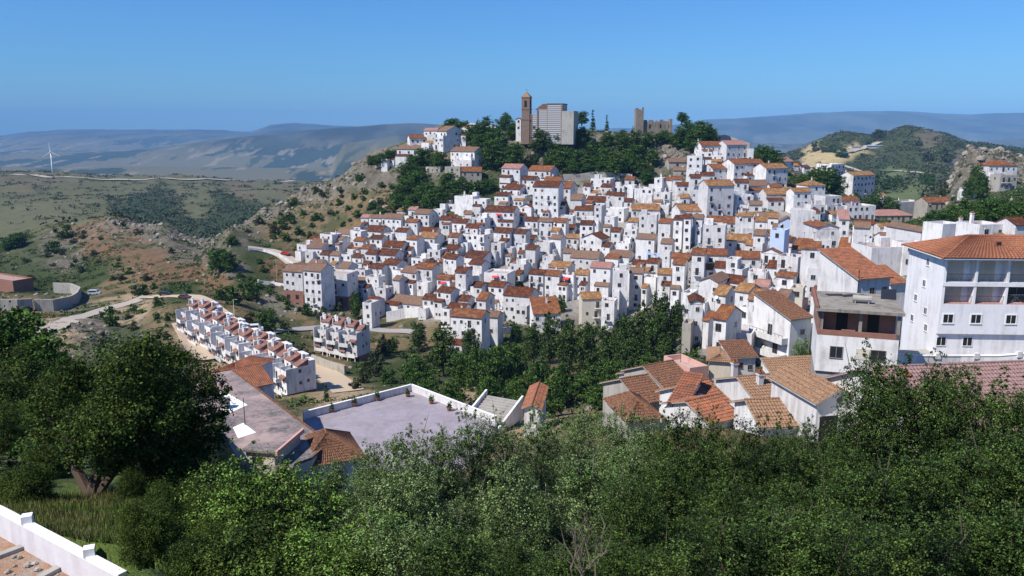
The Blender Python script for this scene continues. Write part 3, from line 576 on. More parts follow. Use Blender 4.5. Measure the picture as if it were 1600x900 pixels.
for x0_, x1_, py_, fl_, k_, lab in ((442, 472, 424, 4, 'R', 'house with white upper storeys over bare brick lower storeys, westernmost of three'), (474, 501, 423, 5, 'R', 'tall white house with brown roof between the two brick-based houses'), (505, 542, 427, 4, 'F', 'broad pale house over dark open brick arcade at the village west end')):
    o = house(x0_, x1_, py_, fl_, k_, 'b', yaw=-14, dmin=200, dmax=420, adj=lab, dp=8, wall='white', wc=3); W = o['_w']; hh_ = o['_h']
    if fl_ == 4:
        q = MB(); q.box(-W / 2 - .03, W / 2 + .03, -.06, -.004, -5, 4.6 if k_ == 'R' else 3.2); q.box(W / 2 + .004, W / 2 + .06, 0, 8, -5, 3.2); q.build('brick_storey', M['brick'], o)
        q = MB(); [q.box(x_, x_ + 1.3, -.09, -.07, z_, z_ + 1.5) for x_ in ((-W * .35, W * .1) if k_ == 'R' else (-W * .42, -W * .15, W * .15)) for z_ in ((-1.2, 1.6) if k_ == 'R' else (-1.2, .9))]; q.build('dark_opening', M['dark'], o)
# middle of the village
T(700, 240, [(335, 450, 92, 3, 'R', 'p'), (500, 640, 106, 2, 'R', 'o', dict(dp=9)), (600, 700, 172, 2, 'R', 'o'), (465, 545, 162, 2, 'R'), (890, 1015, 156, 2, 'F'), (1105, 1165, 162, 1, 'R', 'o'), (845, 890, 202, 2, 'R'), (715, 765, 216, 3, 'R', 'o', dict(dp=11)),
 (530, 690, 207, 5, 'R', 'd', dict(wc=4, dp=9, yaw=-14, adj='tall white apartment block with four window columns above the village centre')), (290, 375, 262, 2, 'R'), (380, 480, 262, 2, 'F'), (345, 450, 222, 1, 'R'), (325, 420, 185, 1, 'R'), (955, 1025, 207, 2, 'R'), (1030, 1100, 202, 2, 'F'), (1100, 1165, 197, 2, 'F'), (1165, 1280, 217, 2, 'F'), (890, 950, 250, 1, 'R', 't'),
 (765, 835, 288, 3, 'R', 'b', dict(dp=9)), (860, 980, 300, 1, 'R'), (990, 1045, 257, 2, 'R'), (1285, 1390, 240, 3, 'F'), (1290, 1340, 152, 3, 'F'), (1345, 1400, 165, 2, 'R', 'o'), (40, 155, 266, 3, 'F', 'd', dict(wins=False)), (160, 240, 285, 3, 'F'), (455, 520, 332, 2, 'G'), (685, 730, 322, 2, 'R'),
 (790, 905, 352, 2, 'R'), (915, 960, 325, 4, 'F', 'd', dict(dp=8)), (1150, 1325, 352, 2, 'R', 't', dict(yaw=-8)), (975, 1100, 342, 2, 'F'), (1100, 1150, 300, 2, 'F'), (100, 165, 367, 1, 'R'), (225, 410, 362, 3, 'R', 'd'), (430, 480, 385, 1, 'R'), (480, 560, 420, 2, 'R'), (570, 650, 425, 3, 'R', 'b'), (655, 735, 427, 3, 'R', 'o'), (740, 790, 465, 1, 'R'),
 (825, 905, 442, 4, 'R'), (980, 1040, 395, 3, 'F'), (1125, 1185, 425, 2, 'R', 't'), (1195, 1305, 382, 3, 'F'), (50, 115, 432, 2, 'R'), (115, 185, 462, 3, 'R'), (0, 45, 402, 2, 'R'), (1020, 1075, 487, 3, 'R'), (1175, 1290, 532, 3, 'R', 'b'), (1315, 1390, 432, 4, 'R', 'o', dict(dp=5)), (1410, 1465, 412, 4, 'R'), (1475, 1520, 402, 4, 'R'),
 (285, 385, 492, 3, 'R'), (410, 485, 497, 3, 'R'), (230, 280, 512, 1, 'R', 't'), (475, 535, 537, 1, 'R'), (545, 635, 555, 3, 'F'), (640, 705, 532, 3, 'R', 'b'), (740, 815, 527, 2, 'R', 't'), (835, 960, 530, 3, 'G', 'd', dict(yaw=-30)), (485, 545, 597, 3, 'R'), (90, 225, 505, 3, 'F'), (0, 95, 560, 2, 'F'), (0, 60, 600, 2, 'F'),
 (105, 225, 647, 1, 'R'), (130, 210, 690, 3, 'F'), (225, 370, 747, 3, 'F'), (45, 115, 735, 3, 'R'), (390, 440, 685, 1, 'R'), (385, 475, 690, 2, 'F'), (765, 935, 652, 2, 'R', 'b'), (575, 650, 682, 1, 'R', 'b'), (630, 750, 712, 2, 'R', 't'), (1000, 1130, 642, 1, 'R', 'b'), (1150, 1230, 692, 1, 'R'), (1240, 1310, 682, 2, 'R'), (1310, 1395, 752, 3, 'R', 't'),
 (1240, 1385, 622, 1, 'F', 'd', dict(wall='bluewash')), (1395, 1510, 652, 1, 'R', 'o'), (505, 595, 752, 3, 'R', 'd'), (605, 695, 760, 3, 'R', 'o'), (700, 785, 757, 3, 'F'), (790, 875, 755, 3, 'R', 't'), (890, 1015, 712, 4, 'R', 'p', dict(wc=2, yaw=-14)), (1030, 1125, 732, 5, 'F', 'd', dict(yaw=-10)), (1135, 1215, 745, 4, 'R', 'b', dict(yaw=-10)), (1225, 1300, 772, 3, 'F'),
 (1405, 1480, 690, 4, 'F'), (140, 250, 842, 2, 'R'), (20, 75, 782, 2, 'R'), (270, 330, 560, 3, 'F'), (330, 400, 590, 2, 'F'), (430, 480, 570, 3, 'F'), (560, 640, 330, 2, 'F'), (700, 780, 390, 2, 'F'), (1050, 1130, 560, 2, 'F'), (960, 1010, 580, 2, 'F'), (720, 780, 620, 2, 'F'), (1100, 1180, 470, 3, 'F'), (0, 60, 520, 3, 'F'), (150, 230, 400, 3, 'F'), (430, 500, 470, 2, 'F'), (1060, 1150, 780, 3, 'F'), (860, 940, 420, 2, 'F'), (590, 660, 640, 2, 'F'), (1330, 1400, 560, 3, 'F'), (1400, 1460, 300, 2, 'F'), (1280, 1330, 300, 2, 'F'), (1040, 1100, 262, 2, 'F'), (930, 990, 262, 1, 'F'), (560, 600, 160, 1, 'F')], yaw=-22, dmin=200, dmax=430)
# lower edge above the pines
T(540, 420, [(985, 1150, 168, 3, 'R', 'd', dict(yaw=-18, wc=4)), (800, 850, 112, 3, 'R'), (820, 875, 194, 4, 'R', 'o', dict(dp=7)), (700, 765, 197, 2, 'R'), (750, 800, 242, 1, 'R'), (655, 850, 300, 4, 'R', 'o', dict(yaw=-12, dp=6, wc=4)), (595, 650, 252, 3, 'F'), (635, 740, 248, 3, 'R'), (860, 950, 300, 3, 'R', 'b'), (1175, 1345, 280, 2, 'M', 'o', dict(yaw=4)), (1478, 1600, 187, 3, 'R', 't', dict(yaw=10, wall='cream')), (750, 840, 150, 2, 'F'), (890, 985, 110, 3, 'F'), (600, 660, 175, 2, 'F'), (915, 1000, 260, 1, 'F'), (1600, 1680, 200, 3, 'F')], yaw=-24, dmin=180, dmax=400)
# east side, upper
T(780, 130, [(1265, 1420, 390, 2, 'R', 'o', dict(yaw=4)), (1422, 1550, 385, 3, 'R', 'p', dict(yaw=20)), (1550, 1592, 410, 3, 'F'), (1255, 1330, 430, 2, 'F'), (1330, 1420, 448, 2, 'F'), (1060, 1165, 492, 1, 'R', 'b', dict(yaw=0, wall='stone')), (1090, 1170, 545, 1, 'R', 'b', dict(wall='stone')), (1175, 1270, 455, 4, 'F'), (1240, 1330, 510, 2, 'F'), (1335, 1470, 535, 2, 'R', 'o', dict(yaw=15)), (1470, 1600, 505, 3, 'R', 'o', dict(yaw=14, wall='white', dp=9)), (890, 950, 520, 1, 'R', 'b', dict(wall='stone')),
 (1195, 1260, 590, 4, 'F'), (1260, 1345, 575, 2, 'F'), (1305, 1470, 640, 5, 'R', 't', dict(yaw=6, wc=3, adj='ochre-roofed apartment house with stacked dark balconies in the upper east')), (1475, 1560, 620, 3, 'F'), (1360, 1410, 490, 1, 'R', 'd'), (1485, 1590, 700, 3, 'F', 'd', dict(yaw=10)), (1130, 1190, 715, 2, 'R', 't'), (1130, 1310, 795, 2, 'R', 't', dict(yaw=4)), (1110, 1190, 640, 2, 'F'), (1085, 1140, 600, 2, 'R', 'o')], yaw=-10, dmin=220, dmax=440)
T(1180, 180, [(70, 205, 332, 3, 'R', 't', dict(yaw=15)), (130, 240, 290, 1, 'R', 'p', dict(yaw=25)), (225, 290, 310, 1, 'F'), (285, 345, 320, 1, 'F'), (330, 440, 436, 3, 'H', 't', dict(yaw=8)), (-60, 55, 300, 3, 'R', 'o', dict(yaw=14)), (615, 750, 375, 4, 'R', 't', dict(yaw=28, dp=7)), (478, 560, 305, 2, 'F', 'd', dict(yaw=30)), (-60, 95, 440, 2, 'R', 'b'), (95, 170, 450, 2, 'R', 'o'), (180, 240, 470, 1, 'R', 't'),
 (70, 240, 495, 2, 'R', 't', dict(yaw=3)), (243, 350, 480, 3, 'R', 't', dict(yaw=3)), (540, 655, 535, 2, 'R', 'o', dict(yaw=5)), (575, 755, 565, 2, 'F', 'd', dict(yaw=8)), (440, 540, 505, 3, 'F', 'd', dict(yaw=14)), (735, 985, 625, 1, 'H', 'p', dict(wall='stone', yaw=8, dp=9)), (895, 1060, 540, 2, 'F', 'd', dict(wins=False, yaw=18)), (1080, 1260, 545, 1, 'R', 'o', dict(yaw=6, wall='stone')), (350, 440, 560, 2, 'F'), (780, 860, 700, 1, 'F'), (1465, 1640, 312, 3, 'H', 'o', dict(yaw=-2, dp=9)), (1535, 1640, 375, 2, 'F', 'd', dict(yaw=2, wall='concrete')), (450, 520, 560, 2, 'F', 'd', dict(yaw=20)), (1320, 1400, 478, 1, 'F'), (760, 800, 495, 1, 'F')], yaw=6, dmin=200, dmax=560)
# village, east and lower east
T(1040, 300, [(90, 270, 118, 2, 'R', 't', dict(yaw=-4)), (120, 170, 160, 3, 'F'), (260, 440, 192, 1, 'R', 'o', dict(yaw=-6, dp=8)), (235, 375, 207, 5, 'F', 'd', dict(yaw=-14, wc=2)), (450, 548, 147, 3, 'H', 't', dict(yaw=-6)), (560, 640, 182, 2, 'R', 't'), (565, 700, 158, 2, 'R', 'b', dict(yaw=-6)), (170, 230, 165, 3, 'R', 'b'), (435, 520, 80, 2, 'F'), (525, 605, 80, 2, 'F'),
 (705, 815, 190, 2, 'G', 'b', dict(yaw=-12, wall='bluewash', pitch=30)), (825, 940, 118, 4, 'F', 'd', dict(wins=False, yaw=-14, dp=10)), (640, 705, 160, 3, 'F'), (950, 1085, 222, 4, 'G', 'o', dict(yaw=-8, dp=11, pitch=17)), (1170, 1240, 225, 4, 'F', 'd', dict(yaw=-30, dp=8)), (1085, 1150, 170, 3, 'M', 'p'), (1240, 1290, 290, 3, 'F'), (1290, 1500, 345, 3, 'F', 'd', dict(yaw=6, wall='white', wins=False)), (1360, 1480, 290, 1, 'R', 'b', dict(yaw=0)), (1180, 1300, 200, 2, 'R', 'd', dict(yaw=-20)), (1490, 1640, 320, 2, 'F', 'd', dict(yaw=6))], yaw=-18, dmin=150, dmax=400)
T(1040, 300, [(380, 535, 305, 2, 'R', 't', dict(yaw=-10)), (550, 620, 268, 3, 'F'), (610, 680, 268, 2, 'R', 'o'), (655, 745, 238, 4, 'F', 'd', dict(wall='bluewash')), (600, 715, 378, 2, 'G', 'o'), (440, 590, 412, 2, 'R', 'o', dict(yaw=-14)), (165, 245, 388, 4, 'R', 'o', dict(yaw=-14)), (255, 385, 392, 3, 'R', 'o', dict(yaw=-10)), (785, 890, 360, 2, 'M', 'o'), (850, 970, 352, 4, 'R', 'o', dict(yaw=-16)), (635, 745, 472, 2, 'R'), (700, 830, 402, 3, 'F'), (690, 800, 530, 2, 'R', 'o', dict(pitch=14)), (1078, 1190, 360, 2, 'M', 'o', dict(yaw=-34)), (1020, 1110, 440, 3, 'F', 'd', dict(yaw=-44, dp=7)),
 (515, 630, 500, 2, 'F'), (300, 375, 470, 2, 'R'), (210, 330, 560, 3, 'G', 'b', dict(yaw=-30, dp=9)), (330, 470, 560, 2, 'R', 'd', dict(yaw=-40)), (300, 375, 640, 3, 'R', 't', dict(yaw=-42, dp=6)), (435, 520, 620, 3, 'R', 't', dict(yaw=-40)), (520, 610, 675, 3, 'R', 't', dict(yaw=-40, dp=6)), (98, 160, 630, 3, 'F', 'd', dict(yaw=-30)), (155, 235, 690, 3, 'G', 'd', dict(yaw=-8, dp=6)),
 (235, 270, 800, 2, 'R', 'o', dict(yaw=-40)), (300, 380, 790, 3, 'R', 'o', dict(yaw=-42, dp=6)), (400, 480, 480, 2, 'F'), (560, 640, 590, 1, 'R', 'p'), (640, 700, 620, 2, 'F'), (780, 860, 600, 2, 'F', 'd', dict(wall='cream')), (860, 930, 590, 1, 'R', 'd'), (700, 760, 660, 2, 'R', 'b'), (760, 850, 680, 1, 'F', 'd', dict(wall='pinkwall')), (380, 450, 420, 3, 'F'), (720, 790, 310, 1, 'R'), (500, 570, 330, 2, 'F'), (910, 960, 640, 2, 'F'), (460, 540, 720, 2, 'F', 'd', dict(yaw=-40)), (385, 540, 880, 2, 'F', 'd', dict(yaw=-30, dp=6)), (930, 1020, 360, 2, 'M', 'o')], yaw=-32, dmin=110, dmax=330)
# right-hand slope beyond the hotel
T(1200, 340, [(960, 1040, 85, 2, 'G', 'b', dict(yaw=10, dp=12)), (1095, 1220, 38, 2, 'F', 'd', dict(yaw=14, wins=False)), (1325, 1490, 42, 2, 'F', 'd', dict(yaw=16)), (1170, 1320, 75, 1, 'R', 'b', dict(yaw=8)), (1410, 1620, 90, 1, 'F', 'd', dict(yaw=-6, wins=False)), (1550, 1640, 45, 2, 'F'), (1060, 1170, 110, 1, 'F'), (540, 640, 62, 4, 'F', 'd', dict(yaw=-20))], yaw=5, dmin=125, dmax=300)
# ---------------------------------------------------------------- notable buildings
THINGS = []     # (object, label, category, group)
def reg(o, label, cat, group=None): tag(o, label, cat, group); return o
def hb(ctr, yaw): return (ctr, rad(yaw))
def add_win(o, x, y, z, w=.9, h=1.1, rz=0, panem='glass', framem='frame', t=.07, name='window'):
    return inst(name, win_data(name, w, h, M[framem], M[panem], t=t), o, (x, y, z), rz)
M['whiteframe'] = plaster('white_trim', (.8, .8, .8), (.75, .75, .75), (.5, .5, .5), .2)
m = N('tile_hotel', .8, .2); M['th'] = m.m
g_ = m.n('ShaderNodeNewGeometry').outputs['Position']
m.base(m.mix(m.ramp(m.noise(6, 3, .7, g_), [(.38, (0, 0, 0)), (.62, (1, 1, 1))]), m.mix(m.ramp(m.noise(.6, 4, .7, g_), [(.4, (0, 0, 0)), (.65, (1, 1, 1))]), (.43, .17, .085), (.30, .115, .06)), (.19, .08, .05)))
m = N('tile_old', .85, .2); M['told'] = m.m
m.base(m.mix(m.ramp(m.noise(5, 3, .7, g_ if False else m.n('ShaderNodeNewGeometry').outputs['Position']), [(.38, (0, 0, 0)), (.6, (1, 1, 1))]), (.26, .12, .065), (.085, .05, .035)))
m = N('tile_tan', .85, .2); M['ttan'] = m.m
m.base(m.mix(m.ramp(m.noise(7, 3, .7, m.n('ShaderNodeNewGeometry').outputs['Position']), [(.38, (0, 0, 0)), (.6, (1, 1, 1))]), (.36, .22, .13), (.17, .10, .065)))
m = N('tile_orange_new', .8, .2); M['tor'] = m.m
_p = m.n('ShaderNodeNewGeometry').outputs['Position']; m.base(m.mix(m.ramp(m.noise(1.3, 5, .75, _p), [(.42, (0, 0, 0)), (.62, (1, 1, 1))]), m.mix(m.ramp(m.noise(6, 3, .7, _p), [(.4, (0, 0, 0)), (.56, (1, 1, 1))]), (.46, .165, .08), (.26, .10, .055)), (.17, .085, .055)))
m = N('tile_pinkbrown', .8, .2); M['tpk'] = m.m
m.base(m.mix(m.ramp(m.noise(5, 3, .7, m.n('ShaderNodeNewGeometry').outputs['Position']), [(.38, (0, 0, 0)), (.6, (1, 1, 1))]), (.30, .19, .175), (.20, .125, .115)))
def barrel(b_, p00, p10, p11, p01, pitchw=.26, rows=.42, amp=.075, r=random.Random(3)):
    """clay barrel tiles: a quad (eave-left, eave-right, ridge-right, ridge-left) as rolled, stepped courses"""
    p00, p10, p11, p01 = map(Vector, (p00, p10, p11, p01)); W = max((p10 - p00).length, (p11 - p01).length); H = max((p01 - p00).length, (p11 - p10).length)
    nx, ny = max(2, int(W / pitchw)), max(2, int(H / rows)); nrm = (p10 - p00).cross(p01 - p00).normalized()
    if nrm.z < 0: nrm = -nrm
    for j in range(ny):
        v0, v1 = j / ny, (j + 1) / ny
        n = len(b_.v); cols = nx * 4 + 1
        for vi, (v, dz) in enumerate(((v0, .045), (v1, 0.0))):
            L, R = p00.lerp(p01, v), p10.lerp(p11, v)
            for i in range(cols):
                u = i / (cols - 1); s_ = abs(sin(pi * u * nx)); q = L.lerp(R, u) + nrm * (s_ * amp + dz + (r.random() * .012 if 0 else 0)); b_.v.append(tuple(q))
        for i in range(cols - 1): b_.f.append((n + i, n + i + 1, n + cols + i + 1, n + cols + i)); b_.m.append(b_.mi)
def tiled(o, c4list, mat, name='roof', **kw):
    b_ = MB()
    for c4 in c4list: barrel(b_, *c4, **kw)
    return b_.build(name, M[mat], o)
def hip_quads(x0, x1, y0, y1, z, tp):
    d = min(x1 - x0, y1 - y0) / 2; zr = z + d * tp
    if x1 - x0 >= y1 - y0: r0, r1 = (x0 + d, (y0 + y1) / 2, zr), (x1 - d, (y0 + y1) / 2, zr)
    else: r0, r1 = ((x0 + x1) / 2, y0 + d, zr), ((x0 + x1) / 2, y1 - d, zr)
    c = [(x0, y0, z), (x1, y0, z), (x1, y1, z), (x0, y1, z)]
    if x1 - x0 >= y1 - y0: return [(c[0], c[1], r1, r0), (c[1], c[2], r1, r1), (c[2], c[3], r0, r1), (c[3], c[0], r0, r0)], r0, r1
    return [(c[0], c[1], r0, r0), (c[1], c[2], r1, r0), (c[2], c[3], r1, r1), (c[3], c[0], r0, r1)], r0, r1
def ridge(o, pts, mat, r=.14):
    b_ = MB()
    for a, b2 in pts: b_.tube([a, b2], [r, r], 6)
    return b_.build('ridge_tile', M[mat], o)
# --- hotel on the right
HD = 88; c0 = P(1462, 548, HD)
o = empty('hotel', (c0.x, c0.y, c0.z), rad(-3)); k = HD / 1240
h1, h2, h3, hE = 2.0, 5.45, 7.95, 10.75; W_ = 17.6; DP = 9.2
b_ = MB(); b_.box(0, W_, .35, DP, -6, h1); b_.box(0, W_, 0, DP, h1, h2)        # lower storeys
b_.box(0, W_, 1.15, DP, h2, hE)
for i in range(6): b_.box(i * 3.45, i * 3.45 + .28, 0, 1.15, h2, hE) if i else b_.box(0, .3, 0, 1.15, h2, hE)
b_.box(.3, W_, 0, 1.15, h3 - .35, h3); b_.box(.3, W_, 0, 1.15, hE - .25, hE - .003); b_.box(-.003, W_, -.05, -.003, h3 - .45, h3 + .02)
b_.build('wall', plaster('hotel_plaster', (.76, .755, .77), (.72, .715, .74), (.4, .38, .36), .55), o)
b_ = MB(); b_.box(.3, W_, .02, 1.145, h2, h2 + .05); b_.build('terracotta_floor', M['pinkwall'], o)
for lv in (h2, h3):
    for i in range(5):
        xa = i * 3.45 + .3; rl = MB(); rl.box(xa, xa + 3.1, .08, .11, lv + .92, lv + .96)
        for q in range(22): rl.box(xa + q * .145, xa + q * .145 + .022, .08, .1, lv + .05, lv + .92)
        rl.build('railing', M['iron'], o)
        if not (lv == h2 and i in (2, 3)):
            sh = MB()
            for q in range(16): sh.box(xa + .55, xa + 2.35, 1.09, 1.147, lv + .1 + q * .13, lv + .1 + q * .13 + .115)
            sh.build('shutter', M['cream'], o)
        else: add_win(o, xa + 1.55, 1.147, lv + .08, 2.0, 2.0)
for px_, py_ in ((1473, 499), (1516, 499), (1570, 500), (1625, 500)): add_win(o, (px_ - 1462) * k + .2, -.003, 5.45 - 2.15, 1.05, .95, framem='whiteframe', panem='dark', t=.13)
for px_ in (1467, 1508): add_win(o, (px_ - 1462) * k + .3, .347, .55, 1.0, .95, panem='dark', framem='whiteframe', t=.05)
for y_, z_ in ((4.0, 9.2), (4.4, 6.6), (6.2, 4.5), (3.4, 3.5), (2.9, 1.6), (6.6, 1.9)): add_win(o, -.003, y_, z_, .7, .75, -pi / 2, framem='whiteframe', t=.09)
qs, r0, r1 = hip_quads(-.7, W_ + .7, -.75, DP + .7, hE, .36)
tiled(o, qs, 'th', pitchw=.42, rows=.6, amp=.13); ridge(o, [(r0, r1), ((-.7, -.75, hE), r0), ((-.7, DP + .7, hE), r0), ((W_ + .7, -.75, hE), r1)], 'th')
MB().box(-.66, W_ + .66, -.7, DP + .66, hE - .12, hE - .02).build('eave_board', M['whiteframe'], o)
vt = MB(); vt.box(-.35, .35, -.3, .5, 0, .5); vt.mi = 1; vt.box(-.25, .25, -.32, -.3, .1, .4); vt.build('roof_vent', [M['th'], M['dark']], o, (6.6, 2.2, hE + 1.1))
dr = MB(); dr.box(0, 1.3, 0, .05, 0, .04); [dr.tube([(a, 0, 0), (b2, .3, .9)], [.02, .02], 4) for a, b2 in ((0, .8), (1.3, .3), (0.1, 1.2))]; dr.box(-.1, 1.4, 0, .5, .88, .92)
reg(dr.build('drying_rack', M['whiteframe'], None, o.matrix_world @ Vector((0, 0, 0)) if 0 else (c0.x + 8.1, c0.y + .4, c0.z + h2 + .06)), 'folding drying rack on the open balcony of the large hotel', 'drying rack')
reg(o, 'large white four-storey building with hipped orange tile roof and recessed balconies', 'building')
# --- terrace wall before the hotel
def wall_run(name, pts, h, t, mat, label, cat='wall', piers=0, cap=None, z=None, below=3.0, group=None, capover=.06):
    """wall following world points; top = point z + h"""
    b_ = MB(); cb = MB()
    for a, c in zip(pts[:-1], pts[1:]):
        d = Vector((c.x - a.x, c.y - a.y, 0)).normalized(); n = Vector((-d.y, d.x, 0)) * t / 2; up = Vector((0, 0, h)); dn = Vector((0, 0, -below))
        b_.hexa([a - n + dn, c - n + dn, c + n + dn, a + n + dn], [a - n + up, c - n + up, c + n + up, a + n + up])
        if cap:
            n2 = n * (1 + capover / t * 2); u2 = up + Vector((0, 0, .09)); u1 = up + Vector((0, 0, .002))
            cb.hexa([a - n2 + u1, c - n2 + u1, c + n2 + u1, a + n2 + u1], [a - n2 + u2, c - n2 + u2, c + n2 + u2, a + n2 + u2])
    base = pts[0]; root = empty(name, base)
    off = lambda q: [(v[0] - base.x, v[1] - base.y, v[2] - base.z) for v in q]
    b_.v = off(b_.v); w = b_.build('wall_body' if name != 'wall' else 'wall_body', mat, root)
    if cap: cb.v = off(cb.v); cb.build('coping', cap, root)
    if piers:
        L = [(c - a).length for a, c in zip(pts[:-1], pts[1:])]; tot = sum(L); n = max(2, int(tot / piers))
        for i in range(n + 1):
            s_ = tot * i / n; j = 0
            while j < len(L) - 1 and s_ > L[j]: s_ -= L[j]; j += 1
            p = pts[j].lerp(pts[j + 1], min(1, s_ / L[j])) - base; q = t * .75 + .04
            MB().box(p.x - q, p.x + q, p.y - q, p.y + q, p.z - .3, p.z + h + .32).build('pier', mat, root)
    reg(root, label, cat, group); return root
tw = [P(1396, 553, 80), P(1432, 556, 84), P(1500, 556, 84.5), P(1560, 556, 84), P(1660, 548, 83)]
wall_run('terrace_wall', tw, 0, .3, M['white'], 'long low white wall running along the terrace before the large building', 'wall', 4.2, M['whiteframe'], below=1.5)
b_ = MB(); poly = [(p.x, p.y) for p in tw] + [(p.x + 1, p.y + 6) for p in reversed(tw)]
tag(b_.prism(poly, -26.9, -25.35).build('terrace_pavement', M['concrete']), kind='structure')
# --- unfinished building
UD = 80; c0 = P(1271, 598, UD); o = empty('unfinished_building', c0, rad(-18)); UW = 7.7
b_ = MB(); b_.box(.1, UW - .1, .25, 9, -3, 1.35); b_.build('ground_storey', M['concrete'], o)
b_ = MB(); b_.box(0, UW, 0, 9, 1.35, 5.2); b_.build('wall', M['white'], o)
b_ = MB(); b_.box(0, UW, 0, .2, 5.2, 5.75); b_.box(2.3, 3.6, 0, .2, 5.75, 5.9); b_.box(0, .2, .2, 9, 5.2, 7.75); b_.box(UW - .2, UW, 3.2, 9, 5.2, 7.75); b_.box(.2, UW - .2, 2.2, 2.4, 5.2, 7.75); b_.build('brick_wall', M['brick'], o)
b_ = MB(); b_.box(-.35, UW + .3, -.35, 9.2, 7.75, 8.05); b_.box(3.9, 4.2, .25, .55, 5.2, 7.75); b_.box(.22, .5, .25, .55, 5.2, 7.75); b_.box(UW - .3, UW, 0, .3, 5.2, 7.75); b_.build('roof_slab', plaster('weathered_slab', (.27, .245, .21), (.3, .27, .23), (.10, .085, .07), .95), o)
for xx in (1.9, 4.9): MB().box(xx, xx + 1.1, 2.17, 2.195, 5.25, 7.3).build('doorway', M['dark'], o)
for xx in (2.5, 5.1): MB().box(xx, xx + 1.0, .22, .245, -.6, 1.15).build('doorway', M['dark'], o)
add_win(o, 1.95, -.003, 2.9, 1.15, 1.15); w_ = add_win(o, 5.9, -.003, 2.95, 1.3, 1.0); MB().box(3.8, 5.12, -.05, -.003, 2.9, 4.05).build('roller_shutter', M['cream'], o)
MB().box(-.36, -.06, -.36, 9.2, 8.05, 8.3).build('roof_kerb', M['brick'], o)
reg(o, 'unfinished building with flat concrete roof, open brick top storey and pale blue-white wall', 'building')
wt = MB(); wt.tube([(-.9, 0, .5), (.9, 0, .5)], [.35, .35], 10); wt.box(-.7, -.6, -.3, .3, 0, .3); wt.box(.6, .7, -.3, .3, 0, .3)
reg(wt.build('water_tank', M['concrete'], None, (c0.x + 5.2, c0.y + 2.0, c0.z + 8.05), -.3), 'grey cylindrical water tank lying on the unfinished flat roof', 'tank')
sp_ = MB(); sp_.hexa([(0, 0, 0), (1.5, 0, 0), (1.5, 1, .9), (0, 1, .9)], [(0, 0, .06), (1.5, 0, .06), (1.5, 1, .96), (0, 1, .96)]); sp_.box(.05, .1, .9, .95, 0, .9); sp_.box(1.4, 1.45, .9, .95, 0, .9)
reg(sp_.build('solar_panel', M['glass'], None, (c0.x + 8.2, c0.y + 4.2, c0.z + 8.05), -.4), 'dark solar water panel tilted on the unfinished flat roof corner', 'solar panel')
for i in range(5):
    pk = MB(); rr_ = random.Random(i)
    for q in range(7): pk.box(-.9 + rr_.random() * .1, .9, -.5 + q * .15, -.5 + q * .15 + .1, q % 2 * .05, q % 2 * .05 + .05)
    if i < 3: reg(pk.build('board_pile', M['door'], None, (c0.x + 4.0 + i * 1.3, c0.y + 6.2 - .4 * i, c0.z + 8.05), .3 * i), ['reddish pile of boards at the west end of the unfinished flat roof', 'middle pile of loose boards on the unfinished flat roof', 'pile of loose boards nearest the solar panel on the flat roof'][i], 'boards')
